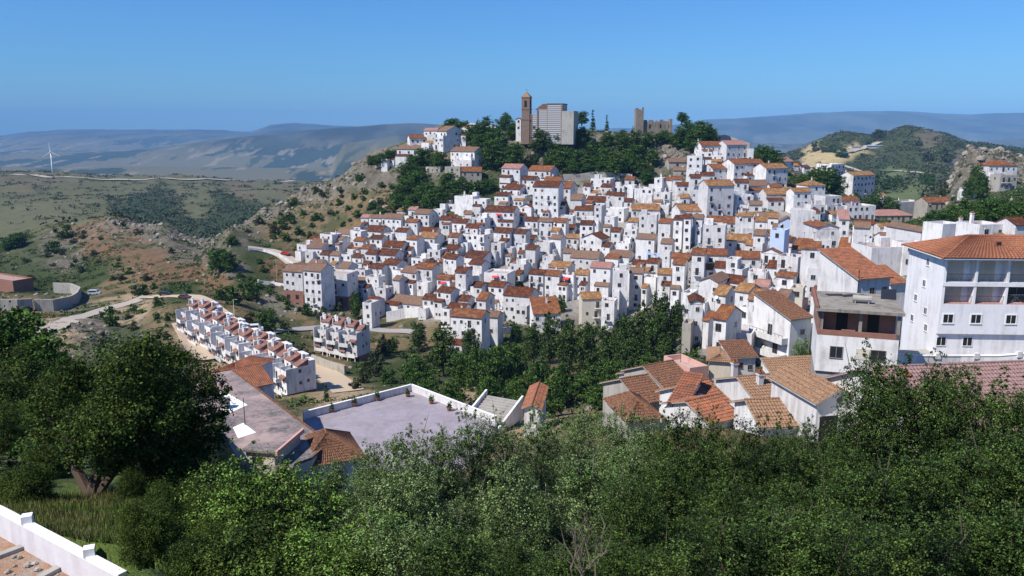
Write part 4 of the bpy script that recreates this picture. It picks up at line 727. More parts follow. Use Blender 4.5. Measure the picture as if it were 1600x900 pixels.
# --- corner houses in front
def tiled_house(x0, x1, py, yaw, D, h, dp, pitch, mat, label, kind='M', wall='white', wins=(), swins=(), name='white_house', left=True, below=5, oh=.35, extras=None, rw=.28):
    ctr, W, D = place_front(x0, x1, py, h, rad(yaw), D=D); z = tpy(py) * ctr.y - h
    o = empty(name, (ctr.x, ctr.y, z), rad(yaw)); a, b2 = -W / 2, W / 2; tp = math.tan(rad(pitch)); w = MB(); w.box(a, b2, 0, dp, -below, h)
    if kind == 'M':
        w.hexa([(a, 0, h), (b2, 0, h), (b2, dp, h), (a, dp, h)], [(a, .05, h + .02), (b2, .05, h + .02), (b2, dp, h + dp * tp - .02), (a, dp, h + dp * tp - .02)])
        q = [((a - oh, -oh, h - oh * tp + .06), (b2 + oh, -oh, h - oh * tp + .06), (b2 + oh, dp + .2, h + (dp + .2) * tp + .06), (a - oh, dp + .2, h + (dp + .2) * tp + .06))]; rd = []
    elif kind == 'R':
        zr = h + dp / 2 * tp; w.hexa([(a, 0, h), (b2, 0, h), (b2, dp, h), (a, dp, h)], [(a, dp / 2 - .02, zr - .05), (b2, dp / 2 - .02, zr - .05), (b2, dp / 2 + .02, zr - .05), (a, dp / 2 + .02, zr - .05)])
        q = [((a - oh, -oh, h - oh * tp + .05), (b2 + oh, -oh, h - oh * tp + .05), (b2 + oh, dp / 2, zr + .05), (a - oh, dp / 2, zr + .05)), ((b2 + oh, dp + oh, h - oh * tp + .05), (a - oh, dp + oh, h - oh * tp + .05), (a - oh, dp / 2, zr + .05), (b2 + oh, dp / 2, zr + .05))]
        rd = [((a - oh, dp / 2, zr + .1), (b2 + oh, dp / 2, zr + .1))]
    elif kind == 'G':
        zr = h + W / 2 * tp; w.hexa([(a, 0, h), (b2, 0, h), (b2, dp, h), (a, dp, h)], [(-.02, 0, zr - .05), (.02, 0, zr - .05), (.02, dp, zr - .05), (-.02, dp, zr - .05)])
        q = [((a - oh, dp + oh, h - oh * tp + .05), (a - oh, -oh, h - oh * tp + .05), (0, -oh, zr + .05), (0, dp + oh, zr + .05)), ((b2 + oh, -oh, h - oh * tp + .05), (b2 + oh, dp + oh, h - oh * tp + .05), (0, dp + oh, zr + .05), (0, -oh, zr + .05))]
        rd = [((0, -oh, zr + .1), (0, dp + oh, zr + .1))]
    elif kind == 'H':
        q, r0, r1 = hip_quads(a - oh, b2 + oh, -oh, dp + oh, h, tp); rd = [(r0, r1)] + [((x_, y_, h + .05), r_) for x_, y_, r_ in ((a - oh, -oh, r0), (b2 + oh, -oh, r1 if W >= dp else r0), (a - oh, dp + oh, r0 if W >= dp else r1), (b2 + oh, dp + oh, r1))]
    w.build('wall', M[wall], o)
    if kind in 'MRG': # closed deck below the tiles
        dk = MB(); [dk.hexa([Vector(p) - Vector((0, 0, .1)) for p in c], [Vector(p) - Vector((0, 0, .005)) for p in c]) for c in q]; dk.build('roof_deck', M['concrete'], o)
    rf = tiled(o, q, mat, pitchw=rw)
    if rd: ridge(o, rd, mat, .12)
    for x_, z_, ww, hh_ in wins: add_win(o, a + W * x_, -.003, z_, ww, hh_)
    for y_, z_, ww, hh_ in swins: add_win(o, (a - .003) if left else b2 + .003, y_, z_, ww, hh_, -pi / 2 if left else pi / 2)
    o['_w'] = W; o['_d'] = dp; o['_h'] = h
    if extras: extras(o, a, b2, W, rf)
    reg(o, label, 'house', 'houses of the lower slope'); return o
def pst(o, a, b2, W, rf): MB().tube([(a - .1, -.1, -4), (a - .1, -.1, 7.3)], [.07, .07], 6).build('drainpipe', M['iron'], o)
tiled_house(1342, 1391, 434, 18, 112, 6.0, 8.5, 19, 'tor', 'white house with orange sloping roof and drainpipe behind the unfinished building', wins=((.45, 3.2, .8, 1.3), (.85, 3.2, .8, 1.3)), extras=pst)
tiled_house(1392, 1416, 442, 14, 118, 4.5, 5, 19, 'tor', 'small white annexe with orange roof squeezed against the large building')
def balc(o, a, b2, W, rf):
    for z_ in (2.9, 5.6 - 5.3):
        q = MB(); q.box(a - 1.2, a - .003, .3, 7.6, z_ - .2, z_); q.box(a - 1.2, a - 1.08, .3, 7.6, z_, z_ + .75); q.box(a - 1.08, a - .003, .3, .42, z_, z_ + .75); q.build('balcony', M['white'], o)
    rl = MB(); rl.box(a - 1.16, a - 1.12, .3, 7.6, 4.05, 4.1); [rl.box(a - 1.16, a - 1.13, .3 + i * .8, .34 + i * .8, 3.65, 4.05) for i in range(10)]; rl.build('handrail', M['iron'], o)
tiled_house(1236, 1268, 497, 24, 116, 6.6, 8.2, 17, 'told', 'white house with rusty tile roof and two white balconies beside the leafy tree', wins=((.6, 4.0, .7, .8),), swins=((4.2, 2.95, .9, 2.0), (5.4, .4, .9, 1.0), (2.9, .3, .9, 2.0)), extras=balc)
tiled_house(1143, 1181, 557, 8, 100, 4.4, 3.6, 17, 'told', 'small white house with striped tile roof and two square windows above the dry gully', wins=((.38, 2.9, .55, .6), (.78, 2.6, .55, .6)))
tiled_house(1108, 1142, 565, -14, 99, 5.4, 6, 22, 'ttan', 'cream house with yellowed tile roof adjoining the small striped-roof house', kind='H', wall='cream')
tiled_house(1098, 1137, 631, 33, 78, 4.6, 6.2, 24, 'tor', 'white house with bright orange gabled roof among the lower rooftops', kind='R', swins=((2.2, 1.4, .5, 1.3), (3.6, 1.3, .4, 1.2)), wins=())
tiled_house(1048, 1070, 630, -30, 76, 4.5, 5, 18, 'tor', 'low white house with a strip of orange tiles beneath the bright gabled roof', swins=())
tiled_house(980, 1032, 655, 12, 74, 4.5, 6, 34, 'told', 'house with steep brown pyramid roof nearest the grey-green trees', kind='H', wall='concrete')
tiled_house(1003, 1040, 626, 26, 86, 4.5, 8, 22, 'told', 'house with mottled brown gabled roof behind the pyramid roof', kind='R', wall='concrete')
tiled_house(1040, 1082, 601, 30, 93, 4.4, 8, 22, 'told', 'long old house with weathered red-brown roof below the terracotta terrace', kind='R', wall='stone')
tiled_house(992, 1030, 600, 16, 98, 3.6, 5, 20, 'tor', 'low house with orange roof and white gable edge beside the pine wood', kind='R')
tiled_house(1110, 1152, 655, 30, 70, 3.2, 6, 20, 'tor', 'half hidden house with red-orange roof below the bright orange gabled roof', kind='R', wins=())
def ch3(o, a, b2, W, rf):
    for x_, y_ in ((a + 1.0, 7.5), (a + 1.6, 3.4), (b2 - .8, 2.6)): inst('chimney', CHIM[1], rf, (x_, y_, 4.2), 0, (1, 1, 1.25))
tiled_house(1192, 1276, 634, 14, 76, 3.4, 9.5, 20, 'ttan', 'low house with broad tan roof and three white capped chimneys', kind='R', extras=ch3, wins=((.3, .8, .8, 1.0),))
tiled_house(1190, 1262, 664, 6, 64, 3.0, 6, 22, 'ttan', 'low tan-roofed building just above the leafy treetops', kind='R')
tiled_house(1230, 1330, 610, 10, 88, 3.0, 6, 20, 'ttan', 'small building with ribbed tan roof between the three chimneys and unfinished building', kind='M')
def gar(o, a, b2, W, rf):
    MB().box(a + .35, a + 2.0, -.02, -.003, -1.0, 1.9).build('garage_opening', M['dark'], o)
    MB().box(a + .22, a + 2.13, -.012, -.002, -1.0, 2.05).build('garage_surround', M['whiteframe'], o)
    oc = MB(); oc.lathe([(.01, 0), (.28, 0), (.28, .03), (.01, .03)], 14); q = oc.build('round_window', M['glass'], o, (.2, -.003, h_g - .05)); q.rotation_euler = (pi / 2, 0, 0)
h_g = 3.2
tiled_house(1277, 1340, 625, 12, 62, h_g, 7, 27, 'ttan', 'white gabled garage house with wide dark opening and small round window', kind='G', extras=gar)
def hat(o, a, b2, W, rf):
    q = MB(); q.lathe([(.24, -1.5), (.24, .55), (.3, .6), (.3, .8), (.2, 1.0)], 12); q.mi = 1; q.lathe([(.46, .98), (.45, 1.03), (.18, 1.2), (.06, 1.4), (.01, 1.45)], 14); q.build('chimney', [M['white'], M['o']], rf, (a + 2.2, 5.6, 4.6))
tiled_house(1440, 1720, 672, 7, 54, 3.0, 13, 24, 'tpk', 'long building with pinkish brown tiled roof and hat-topped chimney', kind='R', extras=hat, rw=.3)
tiled_house(819, 843, 637, -8, 106, 2.8, 9.5, 26, 'tor', 'small chapel-like house with salmon tile roof beside the pine wood', kind='G', wins=((.5, .6, .5, 1.3),), name='chapel')
tiled_house(376, 424, 603, 38, 108, 3.2, 9, 20, 'tor', 'house with orange-brown hipped roof behind the flat gravel roof', kind='R', wins=(), left=False)
tiled_house(335, 372, 583, -20, 113, 3.4, 8, 22, 'tor', 'house end with rust-orange roof touching the oak crown', kind='H')
tiled_house(474, 566, 722, 24, 78, 3.6, 7, 33, 'told', 'pyramid roof of weathered red-brown tiles between gravel roof and plaza', kind='H', name='tiled_pavilion')
# loose white walls and terraces of the lower slope
for (x0, x1, py, hh, D, yw, dp, lab, wl) in ((1034, 1071, 640, 6.5, 74, -28, 6, 'white house with plain stepped walls rising out of the treetops', 'white'), (1078, 1106, 573, 1.4, 98, 20, 6, 'flat red terracotta terrace behind the bright orange gabled roof', 'pinkwall'), (1228, 1276, 650, 2.4, 66, 6, 4, 'low white terrace wall in front of the three-chimney roof', 'white'), (1158, 1202, 655, 3.5, 72, -48, 5, 'blank sunlit white shed beside the tan roofs', 'white'), (1066, 1080, 505, 7, 150, -20, 4, 'ruined stone gateway at the top of the rocky gully', 'stone'), (1190, 1236, 545, 5.5, 118, -30, 7, 'long blank white retaining house left of the two-balcony house', 'white')):
    house(x0, x1, py, 1, 'F', 'd', yaw=yw, D=D, hh=hh, dp=dp, wall=wl, wins=False, chim=0, adj=lab)
# --- church
CD = 398; c0 = P(814, 207, CD); o = empty('church', c0, rad(-16)); k = CD / 1245
band = N('banded_masonry', .9); wv = band.n('ShaderNodeTexWave', wave_type='BANDS', bands_direction='Z', wave_profile='SIN'); wv.inputs['Scale'].default_value = .30; wv.inputs['Distortion'].default_value = .3; band.l(band.co(), wv.inputs[0])
band.base(band.mix(band.ramp(wv.outputs['Fac'], [(.42, (0, 0, 0)), (.58, (1, 1, 1))]), (.47, .47, .48), (.19, .18, .18)))
tb = brickmat('tower_brick', (.30, .20, .15), (.22, .14, .11), (.26, .22, .2), .5)
t_ = MB(); t_.box(.25, 4.35, .25, 4.35, -6, 18)
for z_ in (6.5, 11.8, 17.7): t_.box(.05, 4.55, .05, 4.55, z_, z_ + .4)
t_.build('bell_tower', tb, o)
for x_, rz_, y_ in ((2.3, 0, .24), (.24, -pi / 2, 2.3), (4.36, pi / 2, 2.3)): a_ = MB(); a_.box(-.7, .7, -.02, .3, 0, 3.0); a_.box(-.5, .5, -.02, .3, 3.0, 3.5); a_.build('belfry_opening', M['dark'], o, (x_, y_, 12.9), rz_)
t_ = MB(); t_.hexa([(0, 0, 18.12), (4.6, 0, 18.12), (4.6, 4.6, 18.12), (0, 4.6, 18.12)], [(2.2, 2.2, 20.9), (2.4, 2.2, 20.9), (2.4, 2.4, 20.9), (2.2, 2.4, 20.9)]); t_.build('spire', M['ttan'], o)
t_ = MB(); t_.tube([(2.3, 2.3, 20.6), (2.3, 2.3, 22.4)], [.08, .05], 5); t_.box(1.9, 2.7, 2.26, 2.34, 21.8, 21.95); t_.build('weather_vane', M['iron'], o)
t_ = MB(); t_.box(4.62, 8.4, 1, 8, -6, 9.5); t_.box(8.4, 13.8, .2, 10, -6, 11.6); t_.box(13.8, 21.2, -.6, 11, -6, 14.4); t_.build('nave_wall', band.m, o)
t_ = MB(); t_.box(21.2, 27.2, -1.4, 10, -6, 10.9); t_.build('apse_wall', M['concrete'], o)
t_ = MB(); [t_.box(x_, x_ + .7, y_, y_ + .5, -6, z_) for x_, y_, z_ in ((8.2, -.1, 11.6), (13.5, -.4, 14.4), (20.7, -.9, 14.4), (4.7, .7, 9.5))]; t_.build('pilaster', tb, o)
t_ = MB(); t_.hexa([(7, .5, 11.6), (13.8, .5, 11.6), (13.8, 9, 11.6), (7, 9, 11.6)], [(11.2, .5, 14.6), (13.8, .5, 14.6), (13.8, 9, 14.6), (11.2, 9, 14.6)]); t_.box(13.6, 21.4, -.8, 11.2, 14.4, 14.75); t_.build('roof', M['b'], o)
add_win(o, 6.6, .997, 2, 1.4, 1.3, panem='dark')
o.scale = (.97, .97, .93)
reg(o, 'large banded grey church with square brick bell tower on the hilltop', 'church')
house(806, 814, 186, 2, 'G', 't', D=402, hh=7, adj='small white house pressed against the brick bell tower', yaw=-4)
# --- castle
c0 = P(993, 210, 410); o = empty('castle_ruin', c0, rad(4)); t_ = MB(); M['oldstone'] = plaster('castle_stone', (.24, .20, .165), (.28, .235, .19), (.11, .09, .075), .9)
t_.box(0, 3.9, 0, 3.9, -8, 11.8); t_.box(0, 1.2, 0, 3.9, 11.8, 13.0); t_.box(3.0, 3.9, 0, 1, 11.8, 13.4); t_.box(1.8, 2.5, 0, 3.9, 11.8, 12.3)
t_.build('tower', M['oldstone'], o)
t_ = MB(); rr_ = random.Random(5); x_ = 4.2
t_.box(4.2, 18, 1.2, 2.2, -8, 6.3)
while x_ < 17: w_ = rr_.uniform(.8, 2.4); t_.box(x_, min(18, x_ + w_), 1.2, 2.2, 6.3, 6.3 + rr_.uniform(.1, 1.1)); x_ += w_ + rr_.uniform(.2, 1.2)
t_.box(17.4, 18.6, 0, 4, -8, 7.6); t_.build('curtain_wall', M['oldstone'], o)
t_ = MB(); [t_.box(x_, x_ + .9, 1.17, 1.196, 3, 5) for x_ in (7, 12.5, 17)]; t_.build('arrow_slit', M['dark'], o)
reg(o, 'ruined stone castle with tall broken tower and jagged wall on the hilltop', 'castle')
# --- white walls and small things on the hilltop
def gw(name, pp, h, t, mat, label, dmin=60, piers=0, cap=None, below=2.5, group=None, dmax=2400):
    pts = [G(a, b2, dmin, dmax) for a, b2 in pp]; out = [pts[0]]
    for a, c in zip(pts[:-1], pts[1:]):
        n = max(1, int((c - a).length / 5))
        for i in range(n):
            q = a.lerp(c, (i + 1) / n); q.z = zg(q.x, q.y); out.append(q)
    return wall_run(name, out, h, t, mat, label, piers=piers, cap=cap, below=below, group=group)
gw('cemetery_wall', [(728, 199), (750, 197), (775, 196), (806, 203)], 2.6, .4, M['white'], 'white wall along the hilltop west of the church', 250)
gw('retaining_wall', [(880, 284), (930, 280), (985, 284)], 3.5, .5, M['stone'], 'grey rubble wall under the hilltop trees above the village', 250)
gw('hilltop_wall', [(1110, 224), (1140, 222), (1172, 224)], 3.5, .6, M['stone'], 'brown stone wall above the top houses east of the castle', 250)
gw('path_wall', [(388, 391), (412, 394), (436, 401), (455, 413), (462, 421)], 1.3, .35, M['white'], 'white parapet curving along the upper path into the village', 150)
gw('road_parapet', [(404, 443), (425, 445), (447, 449)], 1.2, .35, M['white'], 'short white parapet beside the brick-based houses', 150, piers=4)
gw('village_wall', [(604, 503), (632, 497), (660, 495), (688, 495)], 3.4, .4, M['white'], 'long white retaining wall above the dry bank', 150)
gw('stone_wall', [(488, 567), (515, 578), (540, 585)], 2.2, .6, M['stone'], 'stone retaining wall along the dirt road bend', 120)
gw('roadside_wall', [(770, 515), (785, 522), (800, 520)], 2.0, .3, M['white'], 'short white wall under the lower white house', 150)
# --- quarry terraces
gw('curved_retaining_wall', [(-30, 486), (5, 487), (30, 487), (52, 486)], 4.4, .8, M['concrete'], 'straight grey retaining wall west of the curved one', 150, below=6)
gw('curved_retaining_wall', [(56, 486), (85, 486), (108, 481), (122, 473), (126, 464), (112, 458), (85, 457)], 4.2, .8, M['concrete'], 'curved grey retaining wall around the levelled platform', 150, below=6)
house(-40, 19, 434, 2, 'F', 'd', yaw=-30, dmin=150, wall='brick', wins=False, chim=0, name='brick_building', adj='plain dark red brick building at the edge above the quarry terraces')
# --- plaza
ZP = -44.0
tile_p = N('plaza_tiles', .85); bt = tile_p.n('ShaderNodeTexBrick'); bt.inputs['Scale'].default_value = 1; bt.inputs['Brick Width'].default_value = .6; bt.inputs['Row Height'].default_value = .6; bt.inputs['Mortar Size'].default_value = .02; bt.offset = 0
tile_p.l(tile_p.co(), bt.inputs[0]); bt.inputs['Color1'].default_value = (.34, .305, .35, 1); bt.inputs['Color2'].default_value = (.30, .27, .31, 1); bt.inputs['Mortar'].default_value = (.29, .25, .28, 1)
tile_p.base(tile_p.mix(tile_p.ramp(tile_p.noise(.35, 7, .75), [(.42, (0, 0, 0)), (.66, (.85, .85, .85))]), bt.outputs[0], (.235, .205, .22)))
pA, pB, pC = PZ(474, 655, ZP), PZ(643, 611, ZP), PZ(775, 662, ZP); pD, pE = PZ(730, 740, ZP), PZ(520, 740, ZP)
def poly_obj(name, pts, z0, z1, mat):
    c = pts[0]; b_ = MB(); pl = [(p.x - c.x, p.y - c.y) for p in pts]
    if sum(pl[i][0] * pl[(i + 1) % len(pl)][1] - pl[(i + 1) % len(pl)][0] * pl[i][1] for i in range(len(pl))) < 0: pl = pl[::-1]
    b_.prism(pl, z0, z1); return b_.build(name, mat, None, (c.x, c.y, 0))
tag(poly_obj('plaza_pavement', [pA, pB, pC, pD, pE], -58, ZP, tile_p.m), kind='structure')
wall_run('plaza_parapet', [pA, pB, pC], 1.15, .3, M['white'], 'white parapet wall around the paved plaza', 'wall', 0, M['whiteframe'], below=3)
ln = MB(); a_, c_ = PZ(497, 661, ZP + .006), PZ(655, 621, ZP + .006); d_ = (c_ - a_).normalized(); n_ = Vector((-d_.y, d_.x, 0)) * .09
ln.face([a_ - n_, c_ - n_, c_ + n_, a_ + n_]); ln.mi = 0; tag(ln.build('painted_line', M['concrete']), kind='structure')
# planters
def planter():
    r_ = empty('potted_shrub', (0, 0, 0)); b_ = MB(); b_.lathe([(.28, 0), (.42, .5), (.46, .52), (.46, .6), (.36, .6), (.34, .5)], 12); b_.build('pot', M['brick'], r_)
    return r_
POTS = []
p0 = planter()
for i, (a, c, lab) in enumerate(((518, 641, 'first from the gravel roof'), (554, 632, 'second from the gravel roof'), (590, 623, 'third from the gravel roof'), (637, 614, 'in the far corner of the plaza'), (674, 625, 'on the east side near the far corner'), (702, 636, 'on the east side near the steps'))):
    o = p0 if i == 0 else copy_tree(p0); q = PZ(a, c + (3 if i < 3 else 6), ZP); o.location = q; POTS.append(o); reg(o, 'potted shrub against the plaza parapet, ' + lab, 'planter', 'potted shrubs along the plaza parapet')
# --- gravel-roofed building
ZR = -33.0
gr = N('gravel_roof', .95); gg = gr.n('ShaderNodeNewGeometry').outputs['Position']
gr.base(gr.mix(gr.ramp(gr.noise(.22, 5, .65, gg), [(.42, (0, 0, 0)), (.62, (1, 1, 1))]), gr.mix(gr.ramp(gr.noise(2.6, 6, .85, gg), [(.42, (0, 0, 0)), (.6, (1, 1, 1))]), (.075, .07, .068), (.23, .205, .20)), gr.mix(gr.noise(3, 5, .8, gg), (.33, .23, .21), (.42, .33, .31)))); gr.bump(gr.noise(6, 4, .7, gg), .6, .05)
rp = [PZ(a, c, ZR) for a, c in ((300, 600), (332, 583), (362, 578), (514, 692), (488, 714), (460, 724), (452, 745), (395, 745), (340, 700), (290, 640))]
o = empty('flat_roofed_building', (rp[0].x, rp[0].y, -46)); q = poly_obj('wall', rp, -56, ZR - .3, M['cream']); q.parent = o; q.location = (0, 0, 46)
q = poly_obj('roof', rp, ZR - .297, ZR, gr.m); q.parent = o; q.location = (0, 0, 46)
b_ = MB(); cc = rp[0]
for a, c in zip(rp[1:4], rp[2:5]):
    d = (c - a).normalized(); n = Vector((-d.y, d.x, 0)) * .12; L = (c - a).length; nn = int(L / .5)
    for i in range(nn):
        u = a.lerp(c, i / nn) - cc; v = a.lerp(c, (i + .92) / nn) - cc; b_.hexa([u - n, v - n, v + n, u + n], [u - n + Vector((0, 0, .14)), v - n + Vector((0, 0, .1)), v + n + Vector((0, 0, .1)), u + n + Vector((0, 0, .14))])
e_ = b_.build('edge_tile', M['told'], o, (0, 0, ZR + 46 - ZR)); e_.location = (0, 0, 46 + ZR)
for v in e_.data.vertices: v.co.z -= 0
mwht = N('white_membrane', .6); mwht.base((.86, .86, .84))
for pts in (((338, 612), (346, 609), (387, 633), (360, 645), (344, 640)), ((364, 668), (380, 661), (400, 676), (372, 685))):
    q = poly_obj('roof_membrane', [PZ(a, c, ZR) for a, c in pts], ZR - .01, ZR + .03, mwht.m); c = q.location.copy(); q.parent = o; q.location = (c.x - rp[0].x, c.y - rp[0].y, 46)
q = MB().box(0, 1.2, 0, 1.0, 0, 1.3).build('roof_hatch', M['concrete'], o, tuple(PZ(340, 640, ZR) - Vector((rp[0].x, rp[0].y, -46))))
MB().tube([(0, 0, 0), (0, 0, 3.2)], [.06, .04], 6).build('vent_pipe', M['iron'], o, tuple(PZ(383, 664, ZR) - Vector((rp[0].x, rp[0].y, -46))))
reg(o, 'large building with flat grey gravel roof and white patches beside the oak', 'building')
ctr, W, D = place_front(384, 428, 706, 3, rad(-10), D=75); z = tpy(706) * D - 3.2; o = empty('annexe', (ctr.x, ctr.y, z), rad(-10))
MB().box(-W / 2, W / 2, 0, 6, -4, 3.2).build('wall', M['cream'], o); b_ = MB(); b_.box(-W / 2 - .3, W / 2 + .25, -.3, 6, 3.2, 3.4); b_.build('roof', gr.m, o); add_win(o, -.3, -.003, 1.75, 1.0, .85)
b_ = MB(); b_.box(W / 2 + .25, W / 2 + .5, -.3, 6, 3.05, 3.5); b_.build('red_gutter', M['pinkwall'], o); pass
reg(o, 'small cream annexe with one dark window beneath the gravel roof', 'outbuilding')
# --- steps beside the plaza
c0 = PZ(752, 652, -43.6); o = empty('stone_steps', c0, rad(-28)); b_ = MB()
for i in range(12): b_.box(-3.2, 3.0, i * .62, (i + 1) * .62 - .04, -2, -1.6 + i * .22)
b_.build('tread', M['concrete'], o); b_ = MB(); b_.hexa([(-3.6, -.5, -2), (-3.25, -.5, -2), (-3.25, 7.6, -2), (-3.6, 7.6, -2)], [(-3.6, -.5, -1.0), (-3.25, -.5, -1), (-3.25, 7.6, 1.7), (-3.6, 7.6, 1.7)]); b_.hexa([(3.05, -.5, -2), (3.4, -.5, -2), (3.4, 7.6, -2), (3.05, 7.6, -2)], [(3.05, -.5, -1.0), (3.4, -.5, -1), (3.4, 7.6, 1.7), (3.05, 7.6, 1.7)]); b_.build('side_wall', M['white'], o)
reg(o, 'broad flight of stone steps with white side walls beside the plaza', 'steps')
# --- terraced houses
def unit(tall=1.0):
    r_ = empty('terraced_house', (0, 0, 0)); w = MB(); W = 6.9
    w.box(-W / 2, W / 2, .0, 7.5, 1.6, 6.4); w.box(-W / 2, .3, 2.6, 7.5, 6.4, 8.9); w.box(.3, W / 2, 3.2, 7.5, 6.4, 8.1); w.box(.3, W / 2, 0, .16, 6.4, 7.3); w.box(.14, .3, 0, 3, 6.4, 7.9)
    w.box(-W / 2, .3, .0, .15, 6.4, 7.2); w.box(-W / 2, -W / 2 + .25, -1.4, 2, 6.3, 8.0); w.box(-W / 2, -W / 2 + .25, -1.4, 0, 1.5, 6.3); w.box(W / 2 - .2, W / 2, -.02, 3.2, 6.4, 8.0); w.box(-W / 2, .3, 5.3, 7.5, 8.9, 9.9); w.box(-W / 2, -W / 2 + .28, 2.6, 5.3, 8.9, 10.3); w.box(.5, W / 2, 5.7, 7.5, 8.1, 9.2)
    w.build('wall', M['white'], r_)
    w = MB(); w.box(-W / 2 + .1, W / 2 - .1, 1.2, 7.4, -4, 1.6); w.build('basement', M['brick'], r_)
    w = MB(); [w.box(x_, x_ + .3, -1.2, -.9, -3, 1.6) for x_ in (-W / 2, 0, W / 2 - .3)]; w.build('stilt', M['white'], r_)
    w = MB(); w.box(-W / 2 + .25, .5, -1.4, 0, 4.1, 4.28); w.box(-W / 2 + .25, .5, -1.4, -1.25, 4.28, 5.1); w.box(.35, .5, -1.25, 0, 4.28, 5.1); w.build('upper_balcony', M['white'], r_)
    w = MB(); w.box(-W / 2 + .25, W / 2, -1.4, 0, 1.5, 1.68); w.box(-W / 2 + .25, W / 2, -1.4, -1.25, 1.68, 2.55)
    for i in range(5): w.box(-W / 2 + .6 + i * 1.3, -W / 2 + .95 + i * 1.3, -1.42, -1.23, 2.55, 2.85)
    w.build('lower_balcony', M['white'], r_)
    w = MB(); w.hexa([(-W / 2 + .3, 2.3, 8.9), (.6, 2.3, 8.9), (.6, 5.3, 8.9), (-W / 2 + .3, 5.3, 8.9)], [(-W / 2 + .3, 2.3, 9.0), (.6, 2.3, 9.0), (.6, 5.29, 10.4), (-W / 2 + .3, 5.29, 10.4)])
    w.hexa([(.62, 2.9, 8.1), (W / 2, 2.9, 8.1), (W / 2, 5.69, 8.1), (.62, 5.69, 8.1)], [(.62, 2.9, 8.2), (W / 2, 2.9, 8.2), (W / 2, 5.69, 9.6), (.62, 5.69, 9.6)]); rf = w.build('roof', M['rp'], r_)
    w = MB(); w.hexa([(.6, -.9, 5.6), (W / 2, -.9, 5.6), (W / 2, -.003, 6.1), (.6, -.003, 6.1)], [(.6, -.9, 5.72), (W / 2, -.9, 5.72), (W / 2, -.003, 6.22), (.6, -.003, 6.22)]); w.build('tiled_canopy', M['rp'], r_)
    w = MB(); w.hexa([(-2.9, -1.9, 2.9), (-.5, -1.9, 2.9), (-.5, -1.42, 3.2), (-2.9, -1.42, 3.2)], [(-2.9, -1.9, 3.0), (-.5, -1.9, 3.0), (-.5, -1.42, 3.3), (-2.9, -1.42, 3.3)]); w.build('tiled_canopy', M['rp'], r_)
    w = MB(); w.box(-3.0, -2.3, 3.4, 4.0, 8.9, 11.2); w.box(-2.1, -1.6, 3.4, 4.0, 8.9, 10.9); w.build('chimney', M['white'], rf)
    w = MB(); w.box(1.2, 1.9, 5, 5.7, 8, 10.6); w.build('chimney', M['white'], rf)
    for x_, z_, d_ in ((-2.2, 4.35, 3), (-.6, 4.5, 0), (1.9, 4.2, 0), (-1.6, 1.8, 3), (1.0, 1.9, 0), (2.4, 1.9, 1), (1.9, 6.5, 0)): inst('window', WIN[d_], r_, (x_, -.003 if z_ < 6.45 else 3.197, z_))
    inst('window', WIN[0], r_, (-1.5, 2.597, 7.0))
    for y_, z_ in ((3.5, 4.2), (3.5, 7.2), (5.5, 4.4)): inst('window', WIN[1], r_, (W / 2 + .003, y_, z_ - .6), pi / 2)
    return r_
M['rp'] = tile('pinkish_tiles', ((.32, .14, .10), (.27, .12, .085), (.15, .08, .065)), (.38, .26, .22), .4)
A_, B_ = G(440, 616, 120, 200), G(294, 521, 180, 260); nU = 11; dv = (B_ - A_); ang = atan2(dv.y, dv.x); U0 = unit()
ORD = ['first', 'second', 'third', 'fourth', 'fifth', 'sixth', 'seventh', 'eighth', 'ninth', 'tenth', 'eleventh', 'twelfth', 'thirteenth', 'fourteenth', 'fifteenth', 'sixteenth', 'seventeenth', 'eighteenth', 'nineteenth', 'twentieth']
su = dv.xy.length / (nU - 1) / 6.95
rU = random.Random(9)
for i in range(nU):
    o = U0 if i == 0 else copy_tree(U0); q = A_.lerp(B_, i / (nU - 1)); o.location = (q.x + rU.uniform(-.4, .4) - .5 * (i % 3), q.y - .6 * (i % 3), q.z - .6 + rU.uniform(-.35, .35)); o.rotation_euler[2] = ang + pi; s_ = su if i != 0 else su
    o.scale = (s_, s_, s_ * (1.04 if i % 2 else .97))
    reg(o, f'white terraced house, {"nearest the gravel roof end" if i == 0 else ORD[i] + " counting from the nearest gable end"} of the long row', 'house', 'terraced houses in the long stepped row')
for i in range(3):
    o = copy_tree(U0); q0, q1 = G(546, 563, 160, 260), G(507, 554, 170, 260); q = q0.lerp(q1, i / 2); o.location = (q.x, q.y, q.z - .4); o.rotation_euler[2] = ang + pi + .42; s_ = (q1 - q0).length / 2 / 6.95; o.scale = (s_, s_, 1.0)
    reg(o, f'white terraced house, {["with the exposed grey gable end", "middle one", "westernmost one"][i]} in the short block of three', 'house', 'terraced houses in the short block')
# --- wind turbines
def turbine(px_, py_base, hub_h, D, rot, yaw_):
    p = P(px_, py_base, D); o = empty('wind_turbine', p, yaw_); b_ = MB(); b_.tube([(0, 0, -8), (0, 0, hub_h)], [1.9, 1.0], 12); b_.build('tower', M['whiteframe'], o, smooth=True)
    b_ = MB(); b_.box(-1.3, 1.3, -2.2, 4.5, hub_h - .6, hub_h + 1.8); b_.build('nacelle', M['whiteframe'], o); hb_ = MB(); hb_.lathe([(.01, 0), (1.0, .3), (1.3, 1.2), (1.2, 2)], 10); h_ = hb_.build('hub', M['whiteframe'], o, (0, -4.2, hub_h + .6)); h_.rotation_euler = (-pi / 2, 0, 0)
    for i in range(3):
        b_ = MB(); L = 17; b_.hexa([(-.7, -.2, 1), (.7, -.2, 1), (.7, .2, 1), (-.9, .2, 1)], [(-.2, -.08, L), (.35, -.08, L), (.35, .08, L), (-.2, .08, L)]); q = b_.build('blade', M['whiteframe'], o, (0, -3.2, hub_h + .6)); q.rotation_euler = (0, rot + i * 2 * pi / 3, 0)
    return o
